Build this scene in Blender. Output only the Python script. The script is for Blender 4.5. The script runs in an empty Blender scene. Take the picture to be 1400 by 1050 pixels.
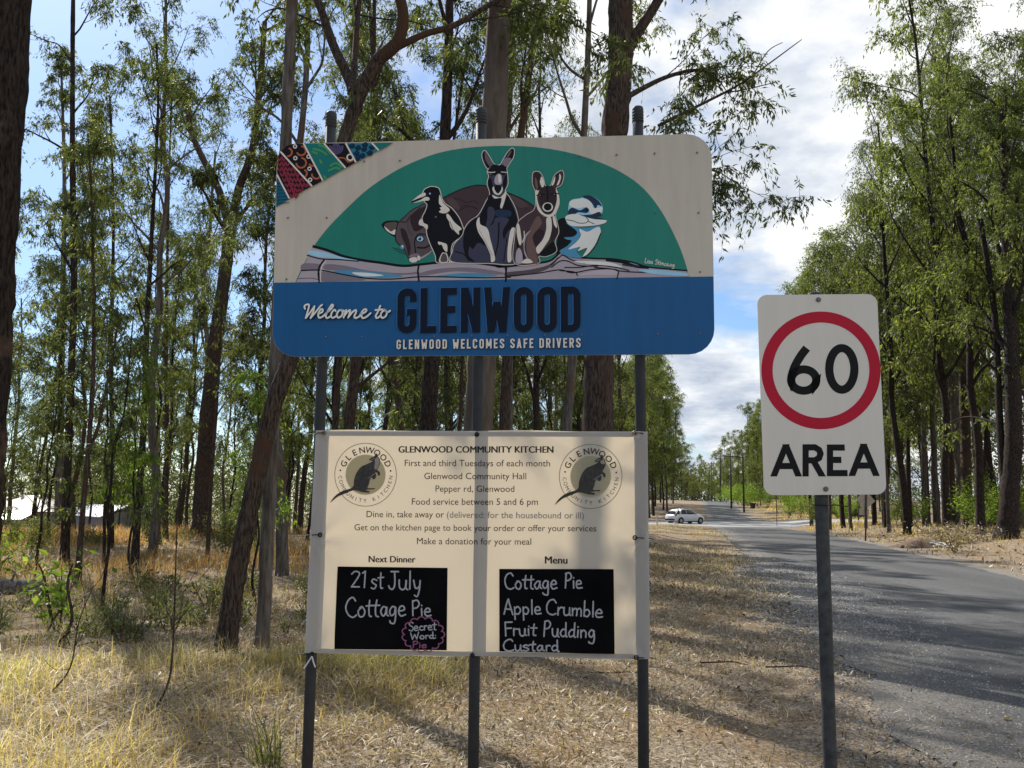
import bpy, math, random
import numpy as np
from mathutils import Vector, Matrix

# ------------------------------------------------------------------ camera, sky, sun
scene = bpy.context.scene
col = scene.collection
rad = math.radians
FPX, HOR, ROLL, CAMH = 1230.0, 685.0, rad(0.57), 1.6
_p = math.atan((HOR - 525) / FPX)
CF = np.array([0, math.cos(_p), math.sin(_p)])
_u0 = np.array([0, -math.sin(_p), math.cos(_p)]); _r0 = np.array([1.0, 0, 0])
CR = math.cos(ROLL) * _r0 + math.sin(ROLL) * _u0
CU = -math.sin(ROLL) * _r0 + math.cos(ROLL) * _u0
CO = np.array([0, 0, CAMH])
cam = bpy.data.cameras.new('Camera')
cam.sensor_width = 36.0
cam.lens = 36.0 * FPX / 1400.0
cam.clip_start = 0.05
cam.clip_end = 3000
camo = bpy.data.objects.new('Camera', cam)
camo.matrix_world = Matrix(((CR[0], CU[0], -CF[0], CO[0]), (CR[1], CU[1], -CF[1], CO[1]), (CR[2], CU[2], -CF[2], CO[2]), (0, 0, 0, 1)))
col.objects.link(camo)
scene.camera = camo

SUN_AZ, SUN_EL = rad(-31), rad(42)
world = bpy.data.worlds.new('World')
scene.world = world
world.use_nodes = True
wt = world.node_tree
for n in list(wt.nodes): wt.nodes.remove(n)
def N(t, kind, **kw):
    n = t.nodes.new(kind)
    for k, v in kw.items():
        if k.startswith('i_'):
            key = k[2:]
            n.inputs[int(key) if key.isdigit() else key.replace('_', ' ')].default_value = v
        else: setattr(n, k, v)
    return n
def ramp(t, stops, interp='LINEAR'):
    r = t.nodes.new('ShaderNodeValToRGB'); cr = r.color_ramp; cr.interpolation = interp
    while len(cr.elements) < len(stops): cr.elements.new(0.5)
    for e, (p, c) in zip(cr.elements, stops):
        e.position = p; e.color = (c if hasattr(c, '__len__') else (c, c, c)) + (1,) if not hasattr(c, '__len__') or len(c) == 3 else c
    return r
def C4(c): return tuple(c) + (1.0,)
sky = N(wt, 'ShaderNodeTexSky', sky_type='NISHITA', sun_disc=False, sun_elevation=SUN_EL, sun_rotation=SUN_AZ, air_density=1.0, dust_density=0.6, ozone_density=1.6)
tc = N(wt, 'ShaderNodeTexCoord')
sep = N(wt, 'ShaderNodeSeparateXYZ'); wt.links.new(tc.outputs['Generated'], sep.inputs[0])
# clouds on a flat layer: direction / (z + k)
zz = N(wt, 'ShaderNodeMath', operation='ADD', i_1=0.22); wt.links.new(sep.outputs[2], zz.inputs[0])
zc = N(wt, 'ShaderNodeMath', operation='MAXIMUM', i_1=0.12); wt.links.new(zz.outputs[0], zc.inputs[0])
dx = N(wt, 'ShaderNodeMath', operation='DIVIDE'); wt.links.new(sep.outputs[0], dx.inputs[0]); wt.links.new(zc.outputs[0], dx.inputs[1])
dy = N(wt, 'ShaderNodeMath', operation='DIVIDE'); wt.links.new(sep.outputs[1], dy.inputs[0]); wt.links.new(zc.outputs[0], dy.inputs[1])
cmb = N(wt, 'ShaderNodeCombineXYZ', i_2=3.7); wt.links.new(dx.outputs[0], cmb.inputs[0]); wt.links.new(dy.outputs[0], cmb.inputs[1])
n1 = N(wt, 'ShaderNodeTexNoise', i_Scale=1.55, i_Detail=9.0, i_Roughness=0.56, i_Distortion=0.25); wt.links.new(cmb.outputs[0], n1.inputs['Vector'])
# more cloud towards the road side (+x), more blue to the left and overhead
bx = N(wt, 'ShaderNodeMath', operation='MULTIPLY_ADD', i_1=0.42, i_2=0.03); wt.links.new(sep.outputs[0], bx.inputs[0])
ad = N(wt, 'ShaderNodeMath', operation='ADD'); wt.links.new(n1.outputs[0], ad.inputs[0]); wt.links.new(bx.outputs[0], ad.inputs[1])
cm = ramp(wt, [(0.45, 0.0), (0.58, 1.0)]); wt.links.new(ad.outputs[0], cm.inputs[0])
n2 = N(wt, 'ShaderNodeTexNoise', i_Scale=2.6, i_Detail=7.0, i_Roughness=0.6); wt.links.new(cmb.outputs[0], n2.inputs['Vector'])
cc = ramp(wt, [(0.37, (3.9, 4.5, 5.5)), (0.49, (5.9, 6.3, 6.9)), (0.61, (8.6, 8.7, 8.7))]); wt.links.new(n2.outputs[0], cc.inputs[0])
skm = N(wt, 'ShaderNodeMix', data_type='RGBA', blend_type='MULTIPLY'); skm.inputs[0].default_value = 1.0
wt.links.new(sky.outputs[0], skm.inputs[6]); skm.inputs[7].default_value = (0.74, 0.90, 1.08, 1)
mx = N(wt, 'ShaderNodeMix', data_type='RGBA')
wt.links.new(cm.outputs[0], mx.inputs[0]); wt.links.new(skm.outputs[2], mx.inputs[6]); wt.links.new(cc.outputs[0], mx.inputs[7])
bg = N(wt, 'ShaderNodeBackground', i_Strength=0.088); wt.links.new(mx.outputs[2], bg.inputs[0])
wo = N(wt, 'ShaderNodeOutputWorld'); wt.links.new(bg.outputs[0], wo.inputs[0])

sl = bpy.data.lights.new('Sun', 'SUN')
sl.energy = 5.0; sl.angle = rad(0.5); sl.color = (1.0, 0.945, 0.86)
so = bpy.data.objects.new('Sun', sl)
SD = Vector((math.sin(SUN_AZ) * math.cos(SUN_EL), math.cos(SUN_AZ) * math.cos(SUN_EL), math.sin(SUN_EL)))
so.rotation_euler = SD.to_track_quat('Z', 'Y').to_euler()
so.location = (0, 0, 40)
col.objects.link(so)
scene.view_settings.view_transform = 'Standard'
scene.view_settings.look = 'None'
scene.view_settings.exposure = 0.56
scene.view_settings.gamma = 1.0
scene.cycles.max_bounces = 8
scene.cycles.diffuse_bounces = 3
scene.cycles.transmission_bounces = 6
scene.cycles.sample_clamp_indirect = 6.0

# ------------------------------------------------------------------ helpers
def ray(px, py):
    d = CF * FPX + CR * (px - 700) - CU * (py - 525)
    return d
def at(px, py, Y):
    d = ray(px, py); return CO + d * (Y / d[1])
SLOPE = 0.203
def sst(a, b, x):
    t = np.clip((x - a) / (b - a), 0, 1); return t * t * (3 - 2 * t)
def gz(x, y):
    x = np.asarray(x, float); y = np.asarray(y, float)
    u = x - SLOPE * y
    z = -.55 * sst(35, 95, y) + 2.6 * sst(106, 200, y) - 0.01 * np.maximum(0, y - 205)
    z = z - 0.04 * np.clip(y - 40, 0, 120) * sst(-12, -24, u)
    z = z + 0.45 * sst(8.5, 14, u) * sst(8, 30, y)
    z = z + 0.10 * sst(-0.6, -2.2, u) * sst(-5.5, -3.0, u) * sst(9, 14, y)
    return z
def g1(x, y): return float(gz(x, y))
def gpx(px, d): return (px - 700) / FPX * d       # x of a pixel column at depth d

def mesh_np(name, V, F, mats=(), mi=None, attr=None, smooth=False):
    """V (n,3); F a list of (m,k) index arrays"""
    me = bpy.data.meshes.new(name)
    V = np.asarray(V, np.float32)
    F = [np.asarray(f, np.int32) for f in F if len(f)]
    me.vertices.add(len(V)); me.vertices.foreach_set('co', V.ravel())
    tot = np.concatenate([np.full(len(f), f.shape[1], np.int32) for f in F])
    li = np.concatenate([f.ravel() for f in F])
    me.loops.add(len(li)); me.loops.foreach_set('vertex_index', li)
    st = np.zeros(len(tot), np.int32); st[1:] = np.cumsum(tot)[:-1]
    me.polygons.add(len(tot)); me.polygons.foreach_set('loop_start', st); me.polygons.foreach_set('loop_total', tot)
    if mi is not None: me.polygons.foreach_set('material_index', np.asarray(mi, np.int32))
    me.polygons.foreach_set('use_smooth', np.full(len(tot), smooth, bool))
    for m in mats: me.materials.append(m)
    if attr is not None:
        for k, v in attr.items():
            a = me.attributes.new(k, 'FLOAT', 'FACE'); a.data.foreach_set('value', np.asarray(v, np.float32))
    me.update(calc_edges=True)
    return me

class MB:
    """collects shapes in world coordinates"""
    def __init__(s): s.v = []; s.q = []; s.ng = []; s.n = 0; s.t = []
    def add(s, V, quads=(), tris=(), ngons=()):
        V = np.asarray(V, float).reshape(-1, 3); k = s.n
        s.v.append(V); s.n += len(V)
        if len(quads): s.q.append(np.asarray(quads, int) + k)
        if len(tris): s.t.append(np.asarray(tris, int) + k)
        for g in ngons: s.ng.append(np.asarray(g, int)[None, :] + k)
        return s
    def tube(s, pts, rads, n=8, cap=True, rough=0.0, seed=0):
        P = np.asarray(pts, float); m = len(P); R = np.broadcast_to(np.asarray(rads, float), (m,))
        T = np.gradient(P, axis=0); T /= np.linalg.norm(T, axis=1)[:, None] + 1e-9
        ref = np.array([1.0, 0, 0]) if abs(T[0][0]) < 0.8 else np.array([0, 1.0, 0])
        A = np.empty_like(P); a = ref
        for i in range(m):
            a = a - T[i] * (a @ T[i]); a = a / (np.linalg.norm(a) + 1e-9); A[i] = a
        B = np.cross(T, A)
        th = np.arange(n) / n * 2 * math.pi
        RR = np.broadcast_to(R[:, None], (m, n))
        if rough:
            g_ = np.random.default_rng(seed); Lz = np.concatenate([[0], np.cumsum(np.linalg.norm(np.diff(P, axis=0), axis=1))])[:, None]; f_ = 0
            for k_ in (1, 2, 3, 5, 7, 9, 11): f_ = f_ + np.sin(k_ * th[None] + g_.uniform(0, 6.28) + 1.2 * np.sin(Lz * g_.uniform(.6, 2.2) + g_.uniform(0, 6.28)) + Lz * g_.normal(0, .5)) * np.cos(Lz * g_.uniform(.8, 6) + g_.uniform(0, 6.28)) / (1.0 + .25 * k_)
            RR = RR * (1 + rough * (f_ + g_.normal(0, .35, (m, n))))
        V = P[:, None] + RR[:, :, None] * (A[:, None] * np.cos(th)[None, :, None] + B[:, None] * np.sin(th)[None, :, None])
        i = np.arange(m - 1)[:, None] * n; j = np.arange(n)[None, :]; j2 = (j + 1) % n
        q = np.stack([i + j, i + j2, i + n + j2, i + n + j], -1).reshape(-1, 4)
        g = [list(range(n))[::-1], [(m - 1) * n + k for k in range(n)]] if cap else []
        return s.add(V.reshape(-1, 3), quads=q, ngons=g)
    def box(s, c, d, ax=None):
        c = np.asarray(c, float); d = np.asarray(d, float) / 2
        ax = np.eye(3) if ax is None else np.asarray(ax, float)
        sg = np.array([(-1, -1, -1), (1, -1, -1), (1, 1, -1), (-1, 1, -1), (-1, -1, 1), (1, -1, 1), (1, 1, 1), (-1, 1, 1)], float)
        return s.add(c + (sg * d) @ ax, quads=[(0, 3, 2, 1), (4, 5, 6, 7), (0, 1, 5, 4), (1, 2, 6, 5), (2, 3, 7, 6), (3, 0, 4, 7)])
    def prism(s, poly, h, axis=(0, 0, 1)):
        P = np.asarray(poly, float); n = len(P); h = np.asarray(axis, float) * h
        V = np.concatenate([P, P + h]); i = np.arange(n); j = (i + 1) % n
        return s.add(V, quads=np.stack([i, j, j + n, i + n], 1), ngons=[i[::-1], i + n])
    def mesh(s, name, mats, origin=(0, 0, 0), smooth=False):
        V = np.concatenate(s.v) - np.asarray(origin, float)
        by = {}
        for g in s.ng: by.setdefault(g.shape[1], []).append(g)
        F = ([np.concatenate(s.q)] if s.q else []) + ([np.concatenate(s.t)] if s.t else []) + [np.concatenate(v) for v in by.values()]
        return mesh_np(name, V, F, mats if isinstance(mats, (list, tuple)) else [mats], smooth=smooth)

def link(name, me, parent=None, loc=None):
    o = bpy.data.objects.new(name, me)
    if parent is not None: o.parent = parent
    if loc is not None: o.location = loc
    col.objects.link(o); return o
def thing(name, label, cat, loc=(0, 0, 0), group=None, rz=0.0, me=None):
    o = bpy.data.objects.new(name, me); o.location = loc; o.rotation_euler = (0, 0, rz)
    o['label'] = label; o['category'] = cat
    if group: o['group'] = group
    col.objects.link(o); return o
def wpos(o):
    """world location of an unrotated parent chain"""
    p = np.zeros(3)
    while o is not None: p = p + np.array(o.location); o = o.parent
    return p
def part(name, mb, mat, parent, smooth=False, label=None):
    o = link(name, mb.mesh(name, mat, wpos(parent), smooth), parent)
    if label: o['label'] = label
    return o
def structure(name, me): o = link(name, me); o['kind'] = 'structure'; return o
def stuff(name, me, label, cat): o = link(name, me); o['kind'] = 'stuff'; o['label'] = label; o['category'] = cat; return o

def crom(pts, k=6, closed=False):
    P = np.asarray(pts, float); n = len(P)
    if n < 3 and not closed: return P
    out = []; rng = range(n if closed else n - 1); t = np.arange(k) / k
    for i in rng:
        if closed: a, b, c, d = P[(i - 1) % n], P[i], P[(i + 1) % n], P[(i + 2) % n]
        else: a, b, c, d = P[max(i - 1, 0)], P[i], P[i + 1], P[min(i + 2, n - 1)]
        for x in t: out.append(0.5 * ((2 * b) + (c - a) * x + (2 * a - 5 * b + 4 * c - d) * x ** 2 + (3 * b - a - 3 * c + d) * x ** 3))
    if not closed: out.append(P[-1])
    return np.array(out)

# ------------------------------------------------------------------ materials
MATS = {}
def mat_new(name):
    m = bpy.data.materials.new(name); m.use_nodes = True; t = m.node_tree
    b = t.nodes['Principled BSDF']; return m, t, b
def plain(name, c, rough=0.6, metal=0.0, var=0.12, scale=6.0, spec=0.4, bump=0.0, bscale=60.0):
    """a colour with faint mottling (dirt, wear) and optional bump"""
    if name in MATS: return MATS[name]
    m, t, b = mat_new(name)
    tcn = N(t, 'ShaderNodeTexCoord')
    nz = N(t, 'ShaderNodeTexNoise', i_Scale=scale, i_Detail=5.0, i_Roughness=0.6); t.links.new(tcn.outputs['Object'], nz.inputs['Vector'])
    c = np.array(c, float)
    r = ramp(t, [(0.3, tuple(c * (1 - var))), (0.7, tuple(np.minimum(c * (1 + var), 1)))]); t.links.new(nz.outputs[0], r.inputs[0])
    t.links.new(r.outputs[0], b.inputs['Base Color'])
    b.inputs['Roughness'].default_value = rough; b.inputs['Metallic'].default_value = metal; b.inputs['Specular IOR Level'].default_value = spec
    if bump:
        n3 = N(t, 'ShaderNodeTexNoise', i_Scale=bscale, i_Detail=4.0); t.links.new(tcn.outputs['Object'], n3.inputs['Vector'])
        bp = N(t, 'ShaderNodeBump', i_Strength=bump, i_Distance=0.01); t.links.new(n3.outputs[0], bp.inputs['Height']); t.links.new(bp.outputs[0], b.inputs['Normal'])
    MATS[name] = m; return m
def s2l(v):
    v = np.asarray(v, float) / 255.0
    return np.where(v <= 0.04045, v / 12.92, ((v + 0.055) / 1.055) ** 2.4)
ART_E = 0.68
def paint(r, g, b, rough=0.5):
    """paint whose shaded look on the board is about (r,g,b)"""
    k = f'paint_{r}_{g}_{b}'
    return plain(k, np.clip(s2l((r, g, b)) / ART_E, 0.003, 0.85), rough=rough, var=0.05, scale=9.0, spec=0.16)

def bark(name, c1, c2, c3=None, sc=(11, 11, 1.6), bump=1.0, k=.62):
    c1, c2 = tuple(v * k for v in c1), tuple(v * k for v in c2)
    c3 = None if c3 is None else tuple(v * k for v in c3)
    m, t, b = mat_new(name)
    tcn = N(t, 'ShaderNodeTexCoord'); oi = N(t, 'ShaderNodeObjectInfo')
    off = N(t, 'ShaderNodeVectorMath', operation='ADD'); t.links.new(tcn.outputs['Object'], off.inputs[0]); t.links.new(oi.outputs['Random'], off.inputs[1])
    mp = N(t, 'ShaderNodeMapping'); mp.inputs['Scale'].default_value = sc; t.links.new(off.outputs[0], mp.inputs[0])
    nz = N(t, 'ShaderNodeTexNoise', i_Scale=3.0, i_Detail=8.0, i_Roughness=0.65); t.links.new(mp.outputs[0], nz.inputs['Vector'])
    r = ramp(t, [(0.40, c1), (0.60, c2)]); t.links.new(nz.outputs[0], r.inputs[0])
    out = r.outputs[0]
    if c3 is not None:
        n2 = N(t, 'ShaderNodeTexNoise', i_Scale=1.1, i_Detail=5.0, i_Roughness=0.6); t.links.new(off.outputs[0], n2.inputs['Vector'])
        r2 = ramp(t, [(0.52, 0.0), (0.60, 1.0)]); t.links.new(n2.outputs[0], r2.inputs[0])
        mxn = N(t, 'ShaderNodeMix', data_type='RGBA'); t.links.new(r2.outputs[0], mxn.inputs[0]); t.links.new(out, mxn.inputs[6]); mxn.inputs[7].default_value = C4(c3)
        out = mxn.outputs[2]
    t.links.new(out, b.inputs['Base Color'])
    b.inputs['Roughness'].default_value = 0.9; b.inputs['Specular IOR Level'].default_value = 0.15
    bp = N(t, 'ShaderNodeBump', i_Strength=bump, i_Distance=0.05); t.links.new(nz.outputs[0], bp.inputs['Height']); t.links.new(bp.outputs[0], b.inputs['Normal'])
    MATS[name] = m; return m
BARK_DARK = bark('bark_dark', (0.018, 0.013, 0.011), (0.11, 0.082, 0.066), sc=(14, 14, 2.6))
BARK_BROWN = bark('bark_brown', (0.042, 0.03, 0.023), (0.20, 0.148, 0.116), (0.15, 0.085, 0.055), sc=(16, 16, 2.4), bump=1.0)
BARK_GREY = bark('bark_grey', (0.10, 0.085, 0.07), (0.26, 0.225, 0.19), (0.17, 0.12, 0.085), sc=(6, 6, 0.8), bump=0.35)
BARK_SMOOTH = bark('bark_smooth', (0.125, 0.098, 0.078), (0.20, 0.165, 0.135), (0.15, 0.105, 0.08), sc=(3, 3, 0.7), bump=0.2)
BARK_PATCH = bark('bark_patch', (0.016, 0.012, 0.01), (0.085, 0.062, 0.05), (0.22, 0.14, 0.10), sc=(14, 14, 3.0), bump=1.0)

def leafmat(name, c_lo, c_mid, c_hi, trans=0.45, attr='rnd', gloss=0.4, spec=0.22):
    m, t, b = mat_new(name); t.nodes.remove(b)
    out = t.nodes['Material Output']
    a = N(t, 'ShaderNodeAttribute', attribute_name=attr, attribute_type='GEOMETRY')
    oi = N(t, 'ShaderNodeObjectInfo')
    ma = N(t, 'ShaderNodeMath', operation='MULTIPLY_ADD', i_1=0.22, i_2=-0.11); t.links.new(oi.outputs['Random'], ma.inputs[0])
    sm = N(t, 'ShaderNodeMath', operation='ADD', use_clamp=True); t.links.new(a.outputs['Fac'], sm.inputs[0]); t.links.new(ma.outputs[0], sm.inputs[1])
    r = ramp(t, [(0.0, c_lo), (0.55, c_mid), (0.97, c_hi)]); t.links.new(sm.outputs[0], r.inputs[0])
    d = N(t, 'ShaderNodeBsdfPrincipled'); d.inputs['Roughness'].default_value = gloss + 0.1; d.inputs['Specular IOR Level'].default_value = spec
    tr = N(t, 'ShaderNodeBsdfTranslucent')
    br = N(t, 'ShaderNodeMix', data_type='RGBA', blend_type='MULTIPLY'); br.inputs[0].default_value = 1.0
    t.links.new(r.outputs[0], br.inputs[6]); br.inputs[7].default_value = (2.15, 2.1, 0.85, 1)
    t.links.new(r.outputs[0], d.inputs['Base Color']); t.links.new(br.outputs[2], tr.inputs[0])
    mxs = N(t, 'ShaderNodeMixShader', i_0=trans); t.links.new(d.outputs[0], mxs.inputs[1]); t.links.new(tr.outputs[0], mxs.inputs[2])
    t.links.new(mxs.outputs[0], out.inputs[0]); MATS[name] = m; return m
LEAF_GUM = leafmat('leaf_gum', (0.032, 0.044, 0.018), (0.075, 0.095, 0.038), (0.16, 0.175, 0.07))
LEAF_OLIVE = leafmat('leaf_olive', (0.028, 0.036, 0.018), (0.066, 0.078, 0.038), (0.13, 0.14, 0.066))
LEAF_PALE = leafmat('leaf_pale', (0.045, 0.062, 0.024), (0.105, 0.132, 0.05), (0.20, 0.22, 0.085), trans=0.5)
LEAF_LIME = leafmat('leaf_lime', (0.06, 0.10, 0.02), (0.12, 0.19, 0.035), (0.22, 0.28, 0.06), trans=0.5)
LEAF_SHRUB = leafmat('leaf_shrub', (0.04, 0.055, 0.02), (0.09, 0.11, 0.04), (0.17, 0.17, 0.09))
GRASS_GOLD = leafmat('grass_gold', (0.19, 0.135, 0.055), (0.41, 0.315, 0.15), (0.66, 0.56, 0.35), trans=0.4, spec=.4)
GRASS_GREEN = leafmat('grass_green', (0.11, 0.135, 0.04), (0.26, 0.26, 0.085), (0.46, 0.42, 0.17), trans=0.4)
GRASS_DRY = leafmat('grass_dry', (0.10, 0.082, 0.055), (0.25, 0.20, 0.135), (0.42, 0.35, 0.26), trans=0.35)
GRASS_RUST = leafmat('grass_rust', (0.17, 0.09, 0.045), (0.33, 0.19, 0.09), (0.45, 0.30, 0.16), trans=0.4)
LITTER = leafmat('litter', (0.06, 0.042, 0.03), (0.32, 0.245, 0.17), (0.70, 0.61, 0.48), trans=0.1)
STRAW = leafmat('straw', (0.13, 0.098, 0.062), (0.43, 0.34, 0.225), (0.76, 0.67, 0.51), trans=0.2)
# ------------------------------------------------------------------ ground, roads
def ground_mat():
    m, t, b = mat_new('ground')
    tcn = N(t, 'ShaderNodeTexCoord'); sp = N(t, 'ShaderNodeSeparateXYZ'); t.links.new(tcn.outputs['Object'], sp.inputs[0])
    u = N(t, 'ShaderNodeMath', operation='MULTIPLY_ADD', i_1=-SLOPE); t.links.new(sp.outputs[1], u.inputs[0]); t.links.new(sp.outputs[0], u.inputs[2])
    nf = N(t, 'ShaderNodeTexNoise', i_Scale=38.0, i_Detail=8.0, i_Roughness=0.72); t.links.new(tcn.outputs['Object'], nf.inputs['Vector'])
    nm = N(t, 'ShaderNodeTexNoise', i_Scale=1.3, i_Detail=6.0, i_Roughness=0.6); t.links.new(tcn.outputs['Object'], nm.inputs['Vector'])
    lit = ramp(t, [(0.36, (0.06, 0.046, 0.034)), (0.52, (0.27, 0.215, 0.155)), (0.66, (0.52, 0.44, 0.33))]); t.links.new(nf.outputs[0], lit.inputs[0])
    gra = ramp(t, [(0.30, (0.10, 0.095, 0.085)), (0.50, (0.20, 0.185, 0.165)), (0.70, (0.36, 0.33, 0.29))]); t.links.new(nf.outputs[0], gra.inputs[0])
    rus = ramp(t, [(0.30, (0.10, 0.065, 0.035)), (0.55, (0.27, 0.18, 0.10)), (0.72, (0.40, 0.29, 0.17))]); t.links.new(nf.outputs[0], rus.inputs[0])
    # patches of browner ground
    pm = ramp(t, [(0.44, 0.0), (0.60, 0.75)]); t.links.new(nm.outputs[0], pm.inputs[0])
    m1 = N(t, 'ShaderNodeMix', data_type='RGBA'); t.links.new(pm.outputs[0], m1.inputs[0]); t.links.new(lit.outputs[0], m1.inputs[6]); t.links.new(rus.outputs[0], m1.inputs[7])
    # gravel beside the road edge, ragged by noise
    nw = N(t, 'ShaderNodeMath', operation='MULTIPLY_ADD', i_1=2.6, i_2=-1.3); t.links.new(nm.outputs[0], nw.inputs[0])
    uu = N(t, 'ShaderNodeMath', operation='ADD'); t.links.new(u.outputs[0], uu.inputs[0]); t.links.new(nw.outputs[0], uu.inputs[1])
    gm = N(t, 'ShaderNodeMapRange', i_1=0.95, i_2=2.2, i_3=0.0, i_4=0.9); t.links.new(uu.outputs[0], gm.inputs[0])
    g2 = N(t, 'ShaderNodeMapRange', i_1=8.6, i_2=7.4, i_3=0.0, i_4=1.0); t.links.new(uu.outputs[0], g2.inputs[0])
    mu = N(t, 'ShaderNodeMath', operation='MULTIPLY'); t.links.new(gm.outputs[0], mu.inputs[0]); t.links.new(g2.outputs[0], mu.inputs[1])
    m2 = N(t, 'ShaderNodeMix', data_type='RGBA'); t.links.new(mu.outputs[0], m2.inputs[0]); t.links.new(m1.outputs[2], m2.inputs[6]); t.links.new(gra.outputs[0], m2.inputs[7])
    t.links.new(m2.outputs[2], b.inputs['Base Color']); b.inputs['Roughness'].default_value = 0.95; b.inputs['Specular IOR Level'].default_value = 0.1
    bp = N(t, 'ShaderNodeBump', i_Strength=0.8, i_Distance=0.03); t.links.new(nf.outputs[0], bp.inputs['Height']); t.links.new(bp.outputs[0], b.inputs['Normal'])
    return m
def asphalt_mat(name, lo, mid, hi, edge=False):
    m, t, b = mat_new(name)
    tcn = N(t, 'ShaderNodeTexCoord')
    nf = N(t, 'ShaderNodeTexNoise', i_Scale=42.0, i_Detail=8.0, i_Roughness=0.85); t.links.new(tcn.outputs['Object'], nf.inputs['Vector'])
    mp = N(t, 'ShaderNodeMapping'); mp.inputs['Rotation'].default_value = (0, 0, math.atan(SLOPE)); mp.inputs['Scale'].default_value = (0.9, 0.07, 1); t.links.new(tcn.outputs['Object'], mp.inputs[0])
    nm = N(t, 'ShaderNodeTexNoise', i_Scale=1.2, i_Detail=5.0, i_Roughness=0.6); t.links.new(mp.outputs[0], nm.inputs['Vector'])
    r = ramp(t, [(0.34, lo), (0.52, mid), (0.68, hi)]); t.links.new(nf.outputs[0], r.inputs[0])
    r2 = ramp(t, [(0.3, 0.68), (0.7, 1.2)]); t.links.new(nm.outputs[0], r2.inputs[0])
    mm = N(t, 'ShaderNodeMix', data_type='RGBA', blend_type='MULTIPLY'); mm.inputs[0].default_value = 1.0
    t.links.new(r.outputs[0], mm.inputs[6]); t.links.new(r2.outputs[0], mm.inputs[7])
    out = mm.outputs[2]
    vc = N(t, 'ShaderNodeTexVoronoi', feature='DISTANCE_TO_EDGE', i_Scale=.55); nd = N(t, 'ShaderNodeTexNoise', i_Scale=1.6, i_Detail=6.0); t.links.new(tcn.outputs['Object'], nd.inputs['Vector'])
    vd = N(t, 'ShaderNodeVectorMath', operation='MULTIPLY_ADD'); t.links.new(nd.outputs[1], vd.inputs[0]); vd.inputs[1].default_value = (1.6, 1.6, 0); t.links.new(tcn.outputs['Object'], vd.inputs[2]); t.links.new(vd.outputs[0], vc.inputs['Vector'])
    ck = ramp(t, [(0.0, 0.45), (0.010, 1.0)]); t.links.new(vc.outputs[0], ck.inputs[0])
    m3 = N(t, 'ShaderNodeMix', data_type='RGBA', blend_type='MULTIPLY'); m3.inputs[0].default_value = .8; t.links.new(out, m3.inputs[6]); t.links.new(ck.outputs[0], m3.inputs[7]); out = m3.outputs[2]
    if edge:
        sp = N(t, 'ShaderNodeSeparateXYZ'); t.links.new(tcn.outputs['Object'], sp.inputs[0])
        u = N(t, 'ShaderNodeMath', operation='MULTIPLY_ADD', i_1=-SLOPE); t.links.new(sp.outputs[1], u.inputs[0]); t.links.new(sp.outputs[0], u.inputs[2])
        ne = N(t, 'ShaderNodeTexNoise', i_Scale=2.4, i_Detail=9.0, i_Roughness=.72); t.links.new(tcn.outputs['Object'], ne.inputs['Vector'])
        ue = N(t, 'ShaderNodeMath', operation='MULTIPLY_ADD', i_1=1.7, i_2=-.85); t.links.new(ne.outputs[0], ue.inputs[0])
        us = N(t, 'ShaderNodeMath', operation='ADD'); t.links.new(u.outputs[0], us.inputs[0]); t.links.new(ue.outputs[0], us.inputs[1])
        em = N(t, 'ShaderNodeMapRange', i_1=1.95, i_2=2.5, i_3=1.0, i_4=0.0); t.links.new(us.outputs[0], em.inputs[0])
        gr = ramp(t, [(0.36, (0.04, 0.037, 0.033)), (0.52, (0.15, 0.137, 0.12)), (0.66, (0.38, 0.35, 0.31))]); t.links.new(nf.outputs[0], gr.inputs[0])
        m4 = N(t, 'ShaderNodeMix', data_type='RGBA'); t.links.new(em.outputs[0], m4.inputs[0]); t.links.new(out, m4.inputs[6]); t.links.new(gr.outputs[0], m4.inputs[7]); out = m4.outputs[2]
    t.links.new(out, b.inputs['Base Color']); b.inputs['Roughness'].default_value = 0.8; b.inputs['Specular IOR Level'].default_value = 0.3
    bp = N(t, 'ShaderNodeBump', i_Strength=1.0, i_Distance=0.02); t.links.new(nf.outputs[0], bp.inputs['Height']); t.links.new(bp.outputs[0], b.inputs['Normal'])
    return m
rngG = np.random.default_rng(5)
def noise2(x, y, seed=0):
    r = np.random.default_rng(seed); z = 0
    for k in range(7):
        f = 0.35 * 1.75 ** k; a, p, q = r.uniform(0, 6.28, 3)
        z = z + np.sin(f * (x * math.cos(a) + y * math.sin(a)) + p) * np.sin(f * (y * math.cos(a) - x * math.sin(a)) * 0.9 + q) / 1.5 ** k
    return z
def hgt(x, y):
    """ground height with its small bumps (none under the roads)"""
    u = x - SLOPE * y
    off = np.clip(np.minimum(np.abs(u - 4.5) - 3.0, 3) / 2.0, 0, 1)
    side = np.clip((np.abs(y - 95) - 13) / 4.0, 0, 1)
    return gz(x, y) + 0.045 * noise2(x, y, 3) * off * side - 0.012 * (1 - off)
xs = np.concatenate([np.linspace(-260, -32, 45), np.linspace(-31, 31, 190), np.linspace(32, 300, 55)])
ys = np.concatenate([np.linspace(-30, 3, 18), np.linspace(3.2, 45, 210), np.linspace(45.6, 130, 100), np.linspace(132, 420, 60)])
GX, GY = np.meshgrid(xs, ys); GZ = hgt(GX, GY)
nx, ny = len(xs), len(ys)
ii = (np.arange(ny - 1)[:, None] * nx + np.arange(nx - 1)[None, :]).ravel()
structure('ground', mesh_np('ground', np.stack([GX, GY, GZ], -1).reshape(-1, 3), [np.stack([ii, ii + 1, ii + nx + 1, ii + nx], 1)], [ground_mat()], smooth=True))

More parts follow.
